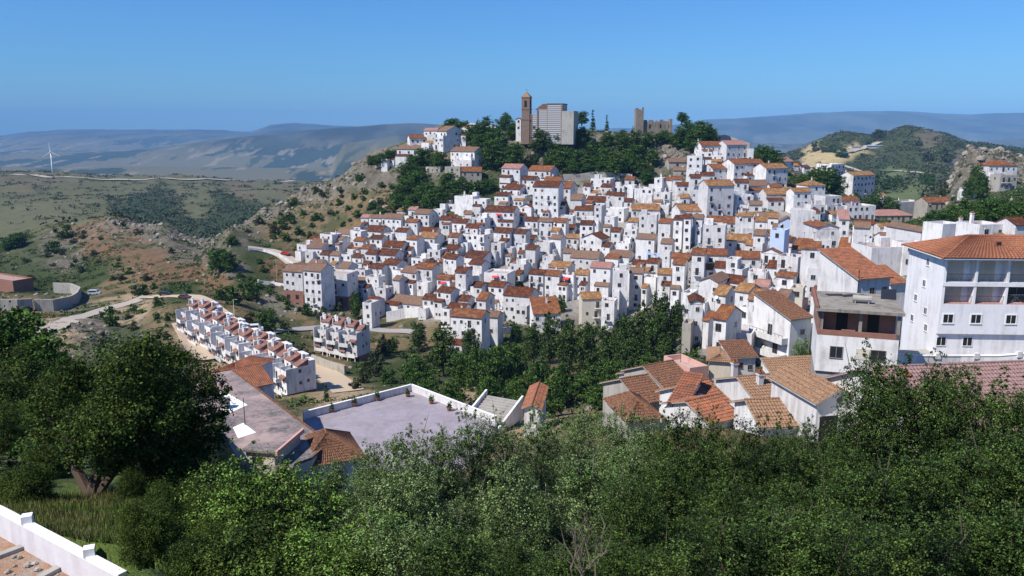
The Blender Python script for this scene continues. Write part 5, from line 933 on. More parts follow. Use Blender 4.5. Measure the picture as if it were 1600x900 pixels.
reg(turbine(83, 272, 40, 1500, rad(-4), rad(15)), 'white three-bladed wind turbine on the grassy ridge', 'wind turbine')
reg(turbine(1, 270, 42, 1560, rad(25), rad(30)), 'wind turbine cut off at the picture edge on the grassy ridge', 'wind turbine')
# --- vehicles
def car(kind, col):
    r_ = empty('parked_car' if kind != 'van' else 'parked_van', (0, 0, 0)); mt = N('car_paint', .3, .5); mt.base(col)
    b_ = MB(); L, Wc = (2.3, .88) if kind == 'van' else (2.1, .85)
    sec = ([(-L, .35), (-L, 1.75), (-L + .25, 2.0), (1.0, 2.0), (1.55, 1.15), (2.2, .95), (L, .6), (L, .35)] if kind == 'van' else [(-L, .35), (-L, .85), (-1.7, .95), (-1.2, 1.4), (.3, 1.42), (1.0, .95), (1.9, .8), (L, .6), (L, .35)])
    n = len(b_.v); kk = len(sec); b_.v += [(x, -Wc, z) for x, z in sec] + [(x, Wc, z) for x, z in sec]
    b_.f += [tuple(n + i for i in range(kk)), tuple(n + kk + i for i in reversed(range(kk)))] + [(n + i, n + kk + i, n + kk + (i + 1) % kk, n + (i + 1) % kk) for i in range(kk)]; b_.m += [0] * (kk + 2)
    b_.build('body', mt.m, r_)
    w = MB(); zz = (1.2, 1.8) if kind == 'van' else (.98, 1.3); w.box(-1.2 if kind != 'van' else -1.9, .5 if kind != 'van' else .9, -Wc - .01, Wc + .01, *zz); w.build('side_window', M['glass'], r_)
    for x_ in (-1.35, 1.35):
        for y_ in (-Wc, Wc - .2): t_ = MB(); t_.tube([(x_, y_ - .02, .33), (x_, y_ + .22, .33)], [.33, .33], 12); t_.build('wheel', M['dark'], r_)
    return r_
def park(kind, col, a, c, rz, label, lift=.15, dmin=120):
    o = car(kind, col); q = G(a, c, dmin); o.location = (q.x, q.y, q.z + lift); o.rotation_euler = (0, 0, rz); reg(o, label, 'van' if kind == 'van' else 'car')
park('van', (.75, .76, .76), 399, 519, .25, 'white van parked where the town road meets the dirt road', .35)
park('car', (.02, .02, .025), 258, 462, .1, 'black car parked at the roadside near the round bush')
park('car', (.10, .05, .05), 289, 467, -.3, 'dark red car parked on the inside of the road bend')
park('car', (.4, .04, .03), 446, 399, -.5, 'red car on the upper path by the first white houses')
park('van', (.5, .55, .6), 148, 461, .1, 'pale blue van beside the curved retaining wall')
def pole(a, c, h, label, lamp=False, dmin=100):
    q = G(a, c, dmin); o = empty('street_lamp' if lamp else 'utility_pole', q); MB().tube([(0, 0, -1), (0, 0, h)], [.14, .09], 7).build('pole', M['concrete'] if not lamp else M['cream'], o)
    b_ = MB()
    if lamp: b_.tube([(0, 0, h), (.9, -.3, h + .2)], [.05, .05], 5); b_.box(.7, 1.3, -.45, -.2, h + .12, h + .25); b_.build('lamp_head', M['concrete'], o)
    else: b_.box(-.8, .8, -.06, .06, h - .6, h - .45); b_.build('crossarm', M['concrete'], o)
    reg(o, label, 'street lamp' if lamp else 'pole')
pole(367, 505, 7, 'lone street lamp on the dry bank above the dirt road', True)
pole(433, 441, 9, 'tall pole standing behind the short white parapet')
# --- farm on the green hill
for a, c, L, lab in ((1338, 233, 16, 'long low farm shed with pale walls on the green hillside'), (1366, 232, 26, 'low farm building with greenish roof on the hillside')):
    q = G(a, c, 700); o = empty('farm_building', q, .1); MB().box(-L / 2, L / 2, 0, 10, -4, 4).build('wall', M['cream'], o); b_ = MB(); b_.box(-L / 2 - .5, L / 2 + .5, -.8, 10.5, 4, 4.7); b_.build('roof', M['terr'] if L < 20 else M['bluewash'], o); reg(o, lab, 'building')
# --- building site behind the low white wall
pts = [Vector((p.x, p.y, ZL)) for p in WALLP]; pts = [pts[0] + (pts[0] - pts[1]) * 2] + pts[1:] + [Vector((pts[2].x, 6, ZL)), Vector((pts[0].x - 4, 6, ZL))]
rub = N('red_earth', .95); rg2 = rub.n('ShaderNodeNewGeometry').outputs['Position']; rub.base(rub.mix(rub.ramp(rub.noise(2.2, 6, .75, rg2), [(.4, (0, 0, 0)), (.62, (1, 1, 1))]), (.42, .23, .13), (.40, .34, .29))); rub.bump(rub.noise(5, 6, .75, rg2), .9, .15)
c = pts[0]; gx = np.linspace(-16, -4, 90); gy = np.linspace(9, 20, 90); GX, GY = np.meshgrid(gx, gy)
tag(poly_obj('earth_platform', pts, ZL - 3, ZL, rub.m), kind='structure')
wp = [Vector((p.x, p.y, ZL)) for p in WALLP]
wall_run('garden_wall', wp, .62, .15, plaster('rough_white', (.62, .6, .62), (.6, .58, .62), (.35, .3, .3), .7), 'low whitewashed wall with pale green coping beside the bare red earth', 'wall', 0, M['whiteframe'], below=3, capover=.02)
for a, cc_, lab in ((43, 815, 'square white block on the low wall, upper one'), (140, 866, 'square white block on the low wall, lower one')):
    q = PZ(a, cc_, ZL + .71); b_ = MB(); b_.box(-.11, .11, -.11, .11, -.02, .17); reg(b_.build('pier_cap', M['whiteframe'], None, q, .4), lab, 'block', 'blocks on the low wall')
for i, (p_, q_) in enumerate((((-20, 878), (47, 853)), ((62, 906), (107, 882)))):
    a_, b2_ = PZ(*p_, ZL), PZ(*q_, ZL); d = (b2_ - a_); b_ = MB(); b_.box(0, d.length, -.09, .09, -.02, .09); reg(b_.build('concrete_strip', M['concrete'], None, a_, atan2(d.y, d.x)), ['narrow concrete strip across the red earth, upper one', 'narrow concrete strip across the red earth, lower one'][i], 'concrete strip', 'concrete strips on the red earth')
for i in range(26):
    r_ = random.Random(i); q = PZ(r_.uniform(0, 95), r_.uniform(868, 900), ZL); s_ = r_.uniform(.03, .09); b_ = MB(); b_.lathe([(s_ * .5, -.02), (s_, s_ * .4), (s_ * .6, s_ * .9), (.01, s_)], 6)
    for j, v in enumerate(b_.v): b_.v[j] = (v[0] * r_.uniform(.8, 1.25), v[1] * r_.uniform(.8, 1.25), v[2])
    if i < 12: reg(b_.build('rubble_stone', M['stone'], None, q, r_.random() * 6), 'rubble stone on the red earth, ' + ORD[i] + ' from the west end', 'stone', 'rubble stones on the red earth')
# ---------------------------------------------------------------- vegetation
def leafmat(name, a, b2, c=None, rough=.5, spec=.35, trans=.13, sc=1.1):
    m = N(name, min(.65, rough + .1), spec * .3); g = m.n('ShaderNodeNewGeometry'); p = g.outputs['Position']
    rn = g.outputs['Random Per Island']
    col = m.mix(m.rnd(), a, b2); col = m.mix(m.ramp(m.noise(sc, 3, .6, p), [(.38, (0, 0, 0)), (.62, (1, 1, 1))]), col, c or tuple(x * .6 for x in a))
    v = m.n('ShaderNodeHueSaturation'); v.inputs['Saturation'].default_value = 1; m.l(m.math('ADD', m.math('MULTIPLY', rn, .04), .48), v.inputs['Hue']); m.l(m.math('ADD', m.math('MULTIPLY', m.math('MULTIPLY', rn, rn), 2.4), .2), v.inputs['Value']); m.l(col, v.inputs['Color'])
    m.l(v.outputs[0], m.b.inputs['Base Color'])
    tr = m.n('ShaderNodeBsdfTranslucent'); m.l(v.outputs[0], tr.inputs[0]); ms = m.n('ShaderNodeMixShader'); ms.inputs[0].default_value = trans
    out = [n for n in m.t.nodes if n.type == 'OUTPUT_MATERIAL'][0]; m.l(m.b.outputs[0], ms.inputs[1]); m.l(tr.outputs[0], ms.inputs[2]); m.l(ms.outputs[0], out.inputs[0]); return m.m
L = {}
L['grey'] = leafmat('greygreen_leaves', (.125, .18, .058), (.055, .105, .024), (.15, .20, .08), .6, .2)
L['dark'] = leafmat('dark_glossy_leaves', (.042, .072, .013), (.009, .020, .005), (.070, .11, .022), .42, .45)
L['fresh'] = leafmat('fresh_leaves', (.13, .20, .035), (.105, .17, .03), (.08, .13, .025), .5, .3)
L['oak'] = leafmat('oak_leaves', (.060, .085, .014), (.07, .095, .016), (.03, .05, .010), .55, .25)
M['deadwood'] = plaster('dead_wood', (.16, .13, .105), (.18, .15, .12), (.08, .06, .05), .5)
L['pine'] = leafmat('pine_needles', (.062, .10, .024), (.08, .12, .028), (.040, .066, .018), .7, .12, .15, .5)
L['broad'] = leafmat('broad_leaves', (.065, .125, .020), (.095, .15, .03), (.042, .082, .015), .6, .2, .2, .5)
L['olive'] = leafmat('olive_scrub', (.060, .072, .032), (.085, .095, .045), (.04, .05, .022), .7, .15, .15, .5)
M['bark'] = plaster('bark', (.10, .075, .055), (.13, .10, .08), (.05, .04, .03), .6)
M['barkpale'] = plaster('pale_bark', (.22, .19, .16), (.26, .23, .2), (.12, .1, .08), .5)
def crown(name, blobs, n, size, seed, mat, clump=.30, per=26, upb=.45, fill=.35):
    """leaf-sized faces gathered in many small sprays spread through lumpy volumes"""
    r = np.random.default_rng(seed); B = np.array(blobs, float)      # x y z rx ry rz
    vol = (B[:, 3] * B[:, 4] * B[:, 5]) ** .67; pr = vol / vol.sum(); nc = max(1, n // per)
    bi = r.choice(len(B), nc, p=pr); d = r.normal(size=(nc, 3)); d /= np.linalg.norm(d, axis=1, keepdims=True)
    rad_ = np.where(r.random(nc) < fill, r.random(nc) ** .5 * .85, .82 + .3 * r.random(nc))
    d[:, 2] = np.where(d[:, 2] < -.35, d[:, 2] * .5, d[:, 2])
    cc = B[bi, :3] + d * rad_[:, None] * B[bi, 3:]
    cs = clump * B[bi, 3:].mean(1) * (.6 + .8 * r.random(nc))
    k = np.repeat(np.arange(nc), per); m = len(k)
    pos = cc[k] + r.normal(size=(m, 3)) * cs[k, None] * np.array((.55, .55, .42))
    nrm = r.normal(size=(m, 3)) + d[k] * .9 + np.array((0, 0, upb * 2)); nrm /= np.linalg.norm(nrm, axis=1, keepdims=True)
    t = r.normal(size=(m, 3)); t -= (t * nrm).sum(1, keepdims=True) * nrm; t /= np.linalg.norm(t, axis=1, keepdims=True); b_ = np.cross(nrm, t)
    s = size * (.65 + .7 * r.random(m))[:, None]
    v = np.stack([pos - t * s * .5, pos + b_ * s * .28 - nrm * s * .06, pos + t * s * .5, pos - b_ * s * .28 - nrm * s * .06], 1).reshape(-1, 3)
    return np_mesh(name, v, np.arange(m * 4).reshape(-1, 4), mat)
def lumpy(seed, h, w, z0=.25, n=14, top=0):
    """blob layout of a tree of height h, crown half-width w, crown starting at z0*h"""
    r = random.Random(seed); out = []
    for i in range(n):
        f = (i + .5) / n; z = h * (z0 + (1 - z0) * f * .92); ww = w * (.35 + .75 * sin(pi * min(1, (f * .78 + .18)))); a = i * 2.4 + r.uniform(-.5, .5); q = r.uniform(.25, .75) * ww
        s = w * r.uniform(.32, .5); out.append((q * cos(a), q * sin(a), z, s, s, s * r.uniform(.6, .9)))
    out.append((0, 0, h * (z0 + .35 * (1 - z0)), w * .6, w * .6, h * .28))
    for i in range(top):
        a = r.uniform(0, 6.28); q = r.uniform(0, .7) * w; out.append((q * cos(a), q * sin(a), h * r.uniform(.88, 1.05), w * .10, w * .10, h * .11))
    return out
def trunk(name, h, r0, seed, mat, blobs, nb=6, lean=.3):
    r = random.Random(seed); b_ = MB(); top = Vector((r.uniform(-lean, lean), r.uniform(-lean, lean), h * .7)); pts = [Vector((0, 0, -.8)), Vector((r.uniform(-.1, .1), r.uniform(-.1, .1), h * .25)), top * .7 + Vector((0, 0, 0)), top]
    b_.tube(pts, [r0 * 1.25, r0, r0 * .6, r0 * .2], 8)
    for i in range(min(nb, len(blobs))):
        c = Vector(blobs[int(i * len(blobs) / nb)][:3]); s_ = pts[1].lerp(pts[3], r.uniform(0, .6)); mid = s_.lerp(c, .5) + Vector((0, 0, -.05 * h)); b_.tube([s_, mid, c, c + (c - mid) * .5], [r0 * .42, r0 * .28, r0 * .13, r0 * .04], 5)
    return b_.data(name, mat)
def proto(kind, h, w, nleaf, size, seed, leaf, bark='bark', z0=.25, nblob=14, top=0, r0=None, name='tree', **kw):
    bl = lumpy(seed, h, w, z0, nblob, top)
    return dict(crown=crown('crown', bl, nleaf, size, seed, L[leaf], **kw), trunk=trunk('trunk', h, r0 or h * .028, seed, M[bark], bl), h=h, w=w, kind=kind, name=name)
PR = {}
PR['g'] = [proto('grey-green leafy tree', 6, 2.3, 34000, .09, 11 + i, 'grey', 'barkpale', .05, 22, 9, clump=.22, fill=.2) for i in range(3)]
PR['k'] = [proto('dark glossy-leaved tree', 6, 2.2, 36000, .088, 31 + i, 'dark', 'bark', .02, 22, 10, clump=.22, fill=.2) for i in range(3)]
PR['y'] = [proto('fresh green bushy tree', 5, 2.4, 26000, .10, 51 + i, 'fresh', 'bark', .02, 18, 5, clump=.22) for i in range(2)]
PR['u'] = [proto('dark dense bush', 4, 2.2, 24000, .10, 61 + i, 'oak', 'bark', .0, 16, 3, clump=.3, name='bush') for i in range(2)]
PR['p'] = [proto('dark pine', 10, 3.1, 9000, .34, 71 + i, 'pine', 'bark', .22, 20, 4, clump=.34, fill=.25) for i in range(3)]
PR['b'] = [proto('broad green tree', 8, 3.4, 9000, .36, 81 + i, 'broad', 'bark', .10, 18, 2, clump=.34, fill=.25) for i in range(3)]
PR['s'] = [proto('low green shrub', 2, 1.35, 1500, .26, 91 + i, 'broad', 'bark', .0, 7, 0, clump=.42, name='shrub') for i in range(3)]
PR['o'] = [proto('grey-green shrub', 2, 1.45, 1500, .26, 101 + i, 'olive', 'bark', .0, 7, 0, clump=.42, name='shrub') for i in range(2)]
PR['c'] = [dict(crown=crown('crown', [(0, 0, z, .75 * (1 - z / 9), .75 * (1 - z / 9), .9) for z in (.8, 2, 3.2, 4.4, 5.6, 6.6, 7.4)], 2500, .25, 5, L['pine'], clump=.4), trunk=trunk('trunk', 3, .12, 3, M['bark'], [(0, 0, 4)]), h=8, w=.8, kind='slim dark cypress', name='cypress')]
VEG = []
def plant(kind, x, y, z, h, wf=1.0, px=0, py=0, zone=None, seed=None, label=None):
    r = random.Random(seed if seed is not None else int(px * 7 + py * 131)); p = r.choice(PR[kind]); s = h / p['h']
    o = empty(p['name'], (x, y, z), r.uniform(0, 6.28)); o.scale = (s * wf, s * wf, s)
    inst('crown', p['crown'], o); inst('trunk', p['trunk'], o)
    VEG.append(dict(o=o, px=px, py=py, kind=p['kind'], name=p['name'], zone=zone, label=label, D=y)); return o
def tree(kind, px, top, D, wf=1.0, label=None, zone=None, sink=.2):
    k = kpx(px, top); x = k * D; z = zg(x, D) - sink; h = max(1.2, tpy(top) * D - z); plant(kind, x, D, z, h, wf, px, top, zone, label=label)
def treeb(kind, px, top, base, wf=1.0, dmin=60, dmax=2400, zone=None, wpx=None):
    q = G(px, base, dmin, dmax); h = max(1.0, (tpy(top) * q.y) - q.z); 
    if wpx: wf = (wpx / 1240 * q.y / 2) / (PR[kind][0]['w'] * h / PR[kind][0]['h'])
    plant(kind, q.x, q.y, q.z - .3, h, wf, px, (top + base) / 2, zone)
# foreground slope
for px_, t_, D_, kd in ((400, 785, 24, 'y'), (462, 748, 30, 'g'), (520, 722, 29, 'g'), (575, 698, 28, 'g'), (630, 682, 27, 'g'), (685, 678, 28, 'g'), (738, 655, 29, 'g'), (790, 665, 30, 'g'), (845, 652, 32, 'g'), (905, 645, 34, 'g'), (962, 650, 32, 'g'), (1003, 660, 28, 'g'), (1038, 684, 26, 'k'), (1068, 652, 24, 'k'), (1112, 664, 25, 'k'), (1165, 668, 25, 'k'), (1212, 676, 26, 'k'), (1262, 670, 27, 'k'), (1304, 676, 28, 'k'), (1354, 622, 28, 'k'), (1378, 572, 29, 'k'), (1415, 600, 28, 'k'), (1458, 592, 28, 'k'), (1503, 584, 29, 'k'), (1548, 612, 28, 'k'), (1590, 622, 28, 'k'), (1640, 615, 28, 'k')):
    tree(kd, px_, t_, D_, (.62 if px_ < 1300 else .8) if kd == 'k' else .78, zone='top')
for px_, t_, D_, kd in ((985, 700, 23, 'g'), (1040, 712, 22, 'k'), (1095, 700, 22, 'k'), (1150, 705, 22, 'k'), (1205, 705, 22, 'k'), (1260, 700, 22.5, 'k'), (1320, 708, 23, 'k')): tree(kd, px_, t_, D_, .85, zone='mid')
rF = random.Random(4)
for i in range(20):
    px_ = 385 + i * 66; kd = 'y' if px_ < 520 else ('g' if px_ < 960 else 'k'); tree(kd, px_ + rF.uniform(-15, 15), 765 + rF.uniform(-42, 30) - (45 if px_ > 1350 else 0), 19 + rF.uniform(-1.5, 1.5), 1.0, zone='mid')
for i in range(17):
    px_ = 400 + i * 80; kd = 'u' if px_ < 420 else 'y' if px_ < 590 else ('g' if px_ < 700 else 'k'); tree(kd, px_ + rF.uniform(-15, 15), 836 + rF.uniform(-34, 24), 12.5 + rF.uniform(-1, 1), 1.25, zone='low')
# around and below the oak
for px_, t_, D_, kd, wf in ((105, 712, 31, 'u', .8), (55, 728, 31, 'u', .8), (165, 735, 28, 'u', .8), (205, 742, 22.5, 'u', .8), (245, 765, 21, 'u', .9), (300, 748, 22, 'u', .9), (345, 765, 21, 'u', .9), (255, 832, 17, 'u', .9), (325, 822, 17, 'u', .9), (215, 885, 15, 'u', .7), (228, 700, 24, 'u', 1), (285, 690, 26, 'u', 1), (338, 712, 26, 'y', .45), (250, 780, 20, 'u', 1), (315, 770, 21, 'u', 1), (375, 790, 22, 'k', .8), (335, 840, 16, 'u', 1), (250, 862, 15, 'u', .9), (405, 805, 19, 'y', .7), (300, 868, 13.5, 'u', 1.0), (365, 850, 14, 'k', 1.0),
   (12, 482, 52, 'b', .8), (52, 520, 48, 'b', .8), (-30, 500, 48, 'b', .9), (92, 552, 45, 'b', .7), (20, 560, 42, 'u', 1.1), (72, 590, 40, 'u', 1.1), (120, 590, 42, 'u', 1), (-20, 590, 38, 'u', 1.2), (40, 625, 37, 'y', .9), (130, 600, 46, 'u', 1), (170, 600, 48, 'u', 1.1), (5, 640, 34, 'u', .8), (80, 650, 34, 'u', .7)):
    tree(kd, px_, t_, D_, wf, zone='oak')
rS = random.Random(11)
for i in range(34):
    px_, py_ = rS.uniform(-10, 135), rS.uniform(655, 790); q = G(px_, py_, 14, 60)
    if px_ > 92 and py_ > 690: continue
    plant(rS.choice('suo'), q.x, q.y, q.z - .15, rS.uniform(.7, 1.5), 1.1, px_, py_, 'bank')
# the oak itself
OD = 24; oc = P(147, 838, OD); ok_ = empty('oak_tree', (oc.x, oc.y, zg(oc.x, oc.y) - .1)); bl = []
rO = random.Random(2)
for a, c, r_ in ((112, 632, 52), (150, 592, 52), (205, 575, 45), (232, 548, 28), (225, 615, 58), (285, 598, 48), (322, 640, 36), (160, 672, 58), (245, 672, 62), (310, 690, 42), (85, 668, 34), (200, 640, 60), (275, 735, 45), (190, 712, 40), (70, 630, 26), (335, 610, 22), (265, 560, 26), (105, 590, 28), (128, 712, 26), (340, 665, 20), (250, 640, 50)):
    q = P(a, c, OD + rO.uniform(-1.2, 1.6)) - ok_.location; s_ = r_ * OD / 1240; bl.append((q.x, q.y, q.z, s_, s_ * 1.15, s_ * .9))
inst('crown', crown('crown', bl, 95000, .085, 8, L['oak'], clump=.24, per=30, fill=.22), ok_)
b_ = MB(); g0 = ok_.location
def op(a, c, dy=0): return P(a, c, OD + dy) - g0
b_.tube([Vector((0, 0, -.6)), op(145, 800), op(142, 768)], [.34, .29, .27], 10)
for pl, rs in (([(142, 775), (120, 735), (112, 690), (108, 640)], (.2, .16, .11, .05)), ([(143, 775), (152, 735), (165, 690), (160, 620), (150, 590)], (.22, .17, .13, .08, .04)), ([(146, 780), (172, 745), (205, 700), (235, 640), (232, 560)], (.18, .14, .11, .08, .03)), ([(165, 700), (230, 690), (285, 640), (320, 640)], (.1, .09, .06, .03)), ([(205, 700), (260, 710), (305, 700)], (.09, .06, .03)), ([(112, 690), (85, 668), (70, 640)], (.07, .05, .02))):
    b_.tube([op(a, c, i * .25 - .2) for i, (a, c) in enumerate(pl)], rs, 7)
b_.build('trunk', M['bark'], ok_); reg(ok_, 'big spreading oak with forked dark trunk on the grassy slope above the low white wall', 'tree')
# bare twigs in the canopy
for i, (a, c, D_) in enumerate(((895, 868, 11.2), (940, 890, 11.0), (1215, 830, 14.6))):
    q = P(a, c, D_); b_ = MB(); r_ = random.Random(i + 40)
    def br(p, d, ln, rr, lv):
        e = p + d * ln; m_ = p.lerp(e, .5) + Vector((r_.uniform(-1, 1), r_.uniform(-1, 1), 0)) * ln * .08; b_.tube([p, m_, e], [rr, rr * .8, rr * .55], 5)
        if lv > 0:
            for _ in range(3): br(p.lerp(e, r_.uniform(.45, 1)), (d + Vector((r_.uniform(-1, 1), r_.uniform(-.6, .6), r_.uniform(-.2, .7))) * .8).normalized(), ln * .62, rr * .55, lv - 1)
    br(Vector((0, 0, -1.2)), Vector((r_.uniform(-.4, .4), -.1, 1)).normalized(), 1.1, .025, 3)
    reg(b_.build('dead_branch', M['deadwood'], None, q), ['pale dead branch poking out of the dark low treetops', 'second pale dead branch, just east of the first one', 'bare twig among the dark glossy treetops', 'bare twig in the grey-green treetops below the plaza'][i], 'branch')
# valley wood and village trees
for a, t_, c, kd, w_ in ((655, 502, 548, 'p', 34), (692, 508, 588, 'p', 52), (735, 512, 566, 'p', 32), (600, 522, 556, 'o', 22), (614, 527, 552, 'b', 20), (655, 562, 602, 'b', 42), (668, 588, 626, 'b', 44), (705, 592, 636, 'b', 44), (722, 548, 602, 'b', 46), (748, 540, 610, 'b', 52), (775, 536, 620, 'b', 54), (804, 534, 612, 'b', 50), (762, 592, 642, 'b', 46), (805, 588, 640, 'b', 50), (842, 562, 640, 'b', 56), (832, 504, 570, 'p', 36), (858, 492, 580, 'p', 42), (886, 498, 590, 'p', 46), (916, 505, 600, 'p', 48), (948, 508, 592, 'p', 44), (930, 545, 622, 'p', 52), (975, 494, 585, 'p', 46), (1003, 478, 575, 'p', 50), (1030, 455, 560, 'p', 40), (1024, 492, 572, 'p', 44), (1050, 480, 545, 'p', 36), (990, 525, 600, 'p', 50), (960, 562, 622, 'b', 52), (915, 582, 630, 'b', 50), (880, 572, 632, 'b', 54), (862, 604, 652, 'b', 46), (1012, 552, 600, 'b', 44), (1042, 520, 576, 'p', 40), (805, 505, 535, 'b', 22), (876, 462, 488, 'b', 18), (925, 472, 503, 'b', 26), (556, 455, 500, 'b', 22), (1058, 470, 520, 'p', 26), (640, 560, 596, 's', 36), (935, 600, 640, 'b', 46), (985, 585, 622, 's', 40), (1045, 560, 585, 's', 30), (1080, 548, 572, 's', 30), (790, 560, 618, 'p', 44), (820, 610, 648, 'b', 44)):
    treeb(kd, a, t_, c, wpx=w_, dmin=100, dmax=330, zone='wood')
for a, t_, c, kd, w_ in ((598, 532, 552, 'o', 26), (588, 545, 568, 'o', 28), (577, 560, 582, 'o', 30), (566, 575, 598, 'o', 28), (592, 565, 588, 'o', 26), (556, 590, 608, 'o', 24), (605, 575, 600, 's', 28), (622, 600, 614, 's', 24), (418, 480, 517, 'b', 40), (445, 500, 515, 'o', 26), (345, 447, 468, 's', 26), (368, 446, 476, 's', 34), (393, 438, 468, 's', 34), (344, 386, 426, 'b', 44), (358, 392, 424, 'b', 30), (247, 462, 478, 's', 20), (294, 446, 458, 's', 14), (172, 480, 508, 's', 28), (208, 475, 488, 's', 18), (262, 488, 502, 's', 12), (447, 530, 546, 'o', 34), (466, 538, 552, 'o', 30), (480, 545, 558, 'o', 24), (510, 598, 622, 'c', 10), (505, 478, 500, 'o', 24), (480, 472, 492, 's', 22), (530, 470, 486, 'o', 20), (390, 488, 512, 'o', 26), (555, 622, 638, 's', 26), (680, 628, 645, 's', 30), (700, 640, 655, 's', 26), (240, 440, 452, 's', 14), (30, 362, 386, 'b', 34), (100, 352, 372, 's', 30), (85, 375, 395, 's', 30), (15, 372, 390, 'b', 26), (225, 442, 462, 's', 24), (212, 446, 460, 'o', 20), (200, 418, 428, 's', 18)):
    treeb(kd, a, t_, c, wpx=w_, dmin=90, dmax=600, zone='west')
for a, t_, c, kd, w_ in ((706, 184, 202, 'b', 26), (722, 188, 212, 'b', 26), (742, 192, 226, 'b', 30), (758, 186, 228, 'b', 30), (775, 196, 250, 'b', 34), (790, 178, 204, 'b', 24), (800, 190, 218, 'b', 20), (770, 215, 262, 'b', 36), (790, 228, 268, 'b', 36), (748, 208, 238, 'b', 26), (806, 222, 262, 'b', 30), (842, 202, 242, 'p', 28), (856, 215, 240, 'b', 20), (872, 206, 240, 'b', 26), (882, 228, 268, 'b', 34), (908, 200, 228, 'b', 28), (904, 232, 268, 'b', 34), (932, 218, 254, 'b', 34), (924, 242, 272, 'b', 30), (952, 228, 266, 'b', 34), (964, 240, 278, 'b', 36), (978, 236, 272, 'b', 32), (972, 205, 232, 'b', 26), (950, 205, 228, 'b', 20), (1018, 230, 258, 'b', 26), (992, 225, 255, 'b', 28), (991, 202, 242, 'p', 24), (1002, 248, 276, 'b', 30), (909, 173, 194, 'b', 20), (926, 170, 204, 'c', 8), (948, 178, 204, 'c', 6), (1010, 265, 288, 'b', 24), (1065, 174, 192, 'b', 18), (1075, 190, 226, 'b', 32), (1096, 188, 230, 'b', 34), (1086, 202, 236, 'b', 34), (1108, 196, 228, 'b', 28), (1058, 206, 230, 'b', 24), (1030, 206, 224, 'b', 16), (1012, 204, 232, 'b', 24), (1038, 202, 222, 'b', 20), (862, 232, 262, 'b', 24), (834, 240, 264, 'p', 20), (944, 250, 276, 'b', 30), (895, 255, 275, 'b', 26),
   (1194, 226, 264, 'b', 32), (1208, 232, 268, 'b', 28), (1184, 230, 250, 'b', 20), (1270, 262, 300, 'b', 32), (1290, 258, 304, 'b', 38), (1305, 270, 306, 'b', 26), (1278, 272, 304, 'b', 28), (1256, 270, 292, 'b', 20), (662, 230, 260, 'b', 30), (648, 240, 270, 'b', 28), (686, 236, 262, 'b', 26), (640, 252, 290, 'b', 36), (655, 266, 310, 'b', 36), (634, 278, 320, 'b', 34), (668, 282, 322, 'b', 34), (690, 290, 322, 'b', 30), (720, 278, 306, 'b', 32), (742, 284, 304, 's', 32), (762, 278, 300, 'b', 26), (598, 238, 256, 'b', 28), (584, 242, 258, 'b', 24), (612, 233, 250, 'b', 24), (672, 305, 334, 'b', 30), (622, 300, 330, 'b', 28), (600, 322, 350, 'b', 26), (645, 300, 335, 'b', 30), (700, 268, 295, 'b', 26)):
    treeb(kd, a, t_, c, wpx=w_ * 1.15, dmin=200, dmax=480, zone='hilltop')
for a, t_, c, kd, w_ in ((1545, 308, 352, 'b', 56), (1505, 312, 352, 'b', 48), (1575, 312, 352, 'b', 54), (1604, 318, 360, 'b', 50), (1460, 326, 352, 'b', 34), (1525, 322, 358, 'b', 46), (1480, 325, 352, 'b', 34), (1522, 256, 302, 'b', 22), (1532, 268, 312, 'b', 26), (1512, 280, 312, 'b', 20), (1335, 302, 322, 'b', 28), (1352, 308, 335, 'b', 24), (1384, 306, 332, 'b', 24), (1398, 312, 334, 'b', 20), (1366, 300, 325, 'b', 22), (1250, 528, 592, 'y', 42), (1238, 560, 600, 'y', 26), (1365, 568, 606, 'y', 28), (1290, 418, 440, 's', 26), (1070, 515, 540, 's', 16), (1205, 585, 604, 's', 30), (1195, 600, 622, 'o', 30), (1228, 600, 620, 's', 26), (1455, 575, 596, 's', 20), (1560, 562, 582, 's', 40), (1588, 566, 588, 's', 30), (1475, 600, 620, 's', 20), (1420, 355, 372, 's', 22), (805, 428, 442, 's', 22), (770, 408, 418, 's', 14), (812, 438, 450, 's', 22)):
    treeb(kd, a, t_, c, wpx=w_, dmin=50, dmax=600, zone='east')
# scattered scrub
def scat(n, poly, dmin, dmax, hs, kinds, zone, seed, wf=1.0):
    r = random.Random(seed); k = 0; xs = [p[0] for p in poly]; ys = [p[1] for p in poly]
    while k < n:
        x, y = r.uniform(min(xs), max(xs)), r.uniform(min(ys), max(ys)); ins = False; j = len(poly) - 1
        for i in range(len(poly)):
            if (poly[i][1] > y) != (poly[j][1] > y) and x < (poly[j][0] - poly[i][0]) * (y - poly[i][1]) / (poly[j][1] - poly[i][1]) + poly[i][0]: ins = not ins
            j = i
        if not ins: continue
        q = G(x, y, dmin, dmax); k += 1
        plant(r.choice(kinds), q.x, q.y, q.z - .25, r.uniform(*hs), wf * r.uniform(.9, 1.4), x, y, zone)
scat(66, [(385, 375), (340, 400), (400, 345), (480, 300), (560, 270), (640, 300), (610, 335), (550, 350), (470, 380), (440, 380)], 250, 470, (1.3, 3.6), 'sso', 'slope', 1)
scat(26, [(350, 430), (400, 400), (440, 425), (400, 440), (500, 470), (480, 500), (340, 440)], 200, 420, (1, 2.4), 'so', 'bank2', 2)
scat(26, [(0, 400), (90, 360), (200, 350), (320, 400), (300, 440), (150, 440), (0, 445)], 280, 520, (1.2, 3.2), 'soo', 'brownhill', 3)
scat(28, [(150, 560), (170, 500), (240, 490), (290, 520), (290, 570), (220, 590)], 100, 280, (.8, 2.2), 'so', 'gully', 4)
scat(20, [(590, 600), (640, 540), (680, 560), (700, 600), (660, 605)], 120, 260, (.8, 2.0), 'so', 'under', 5)
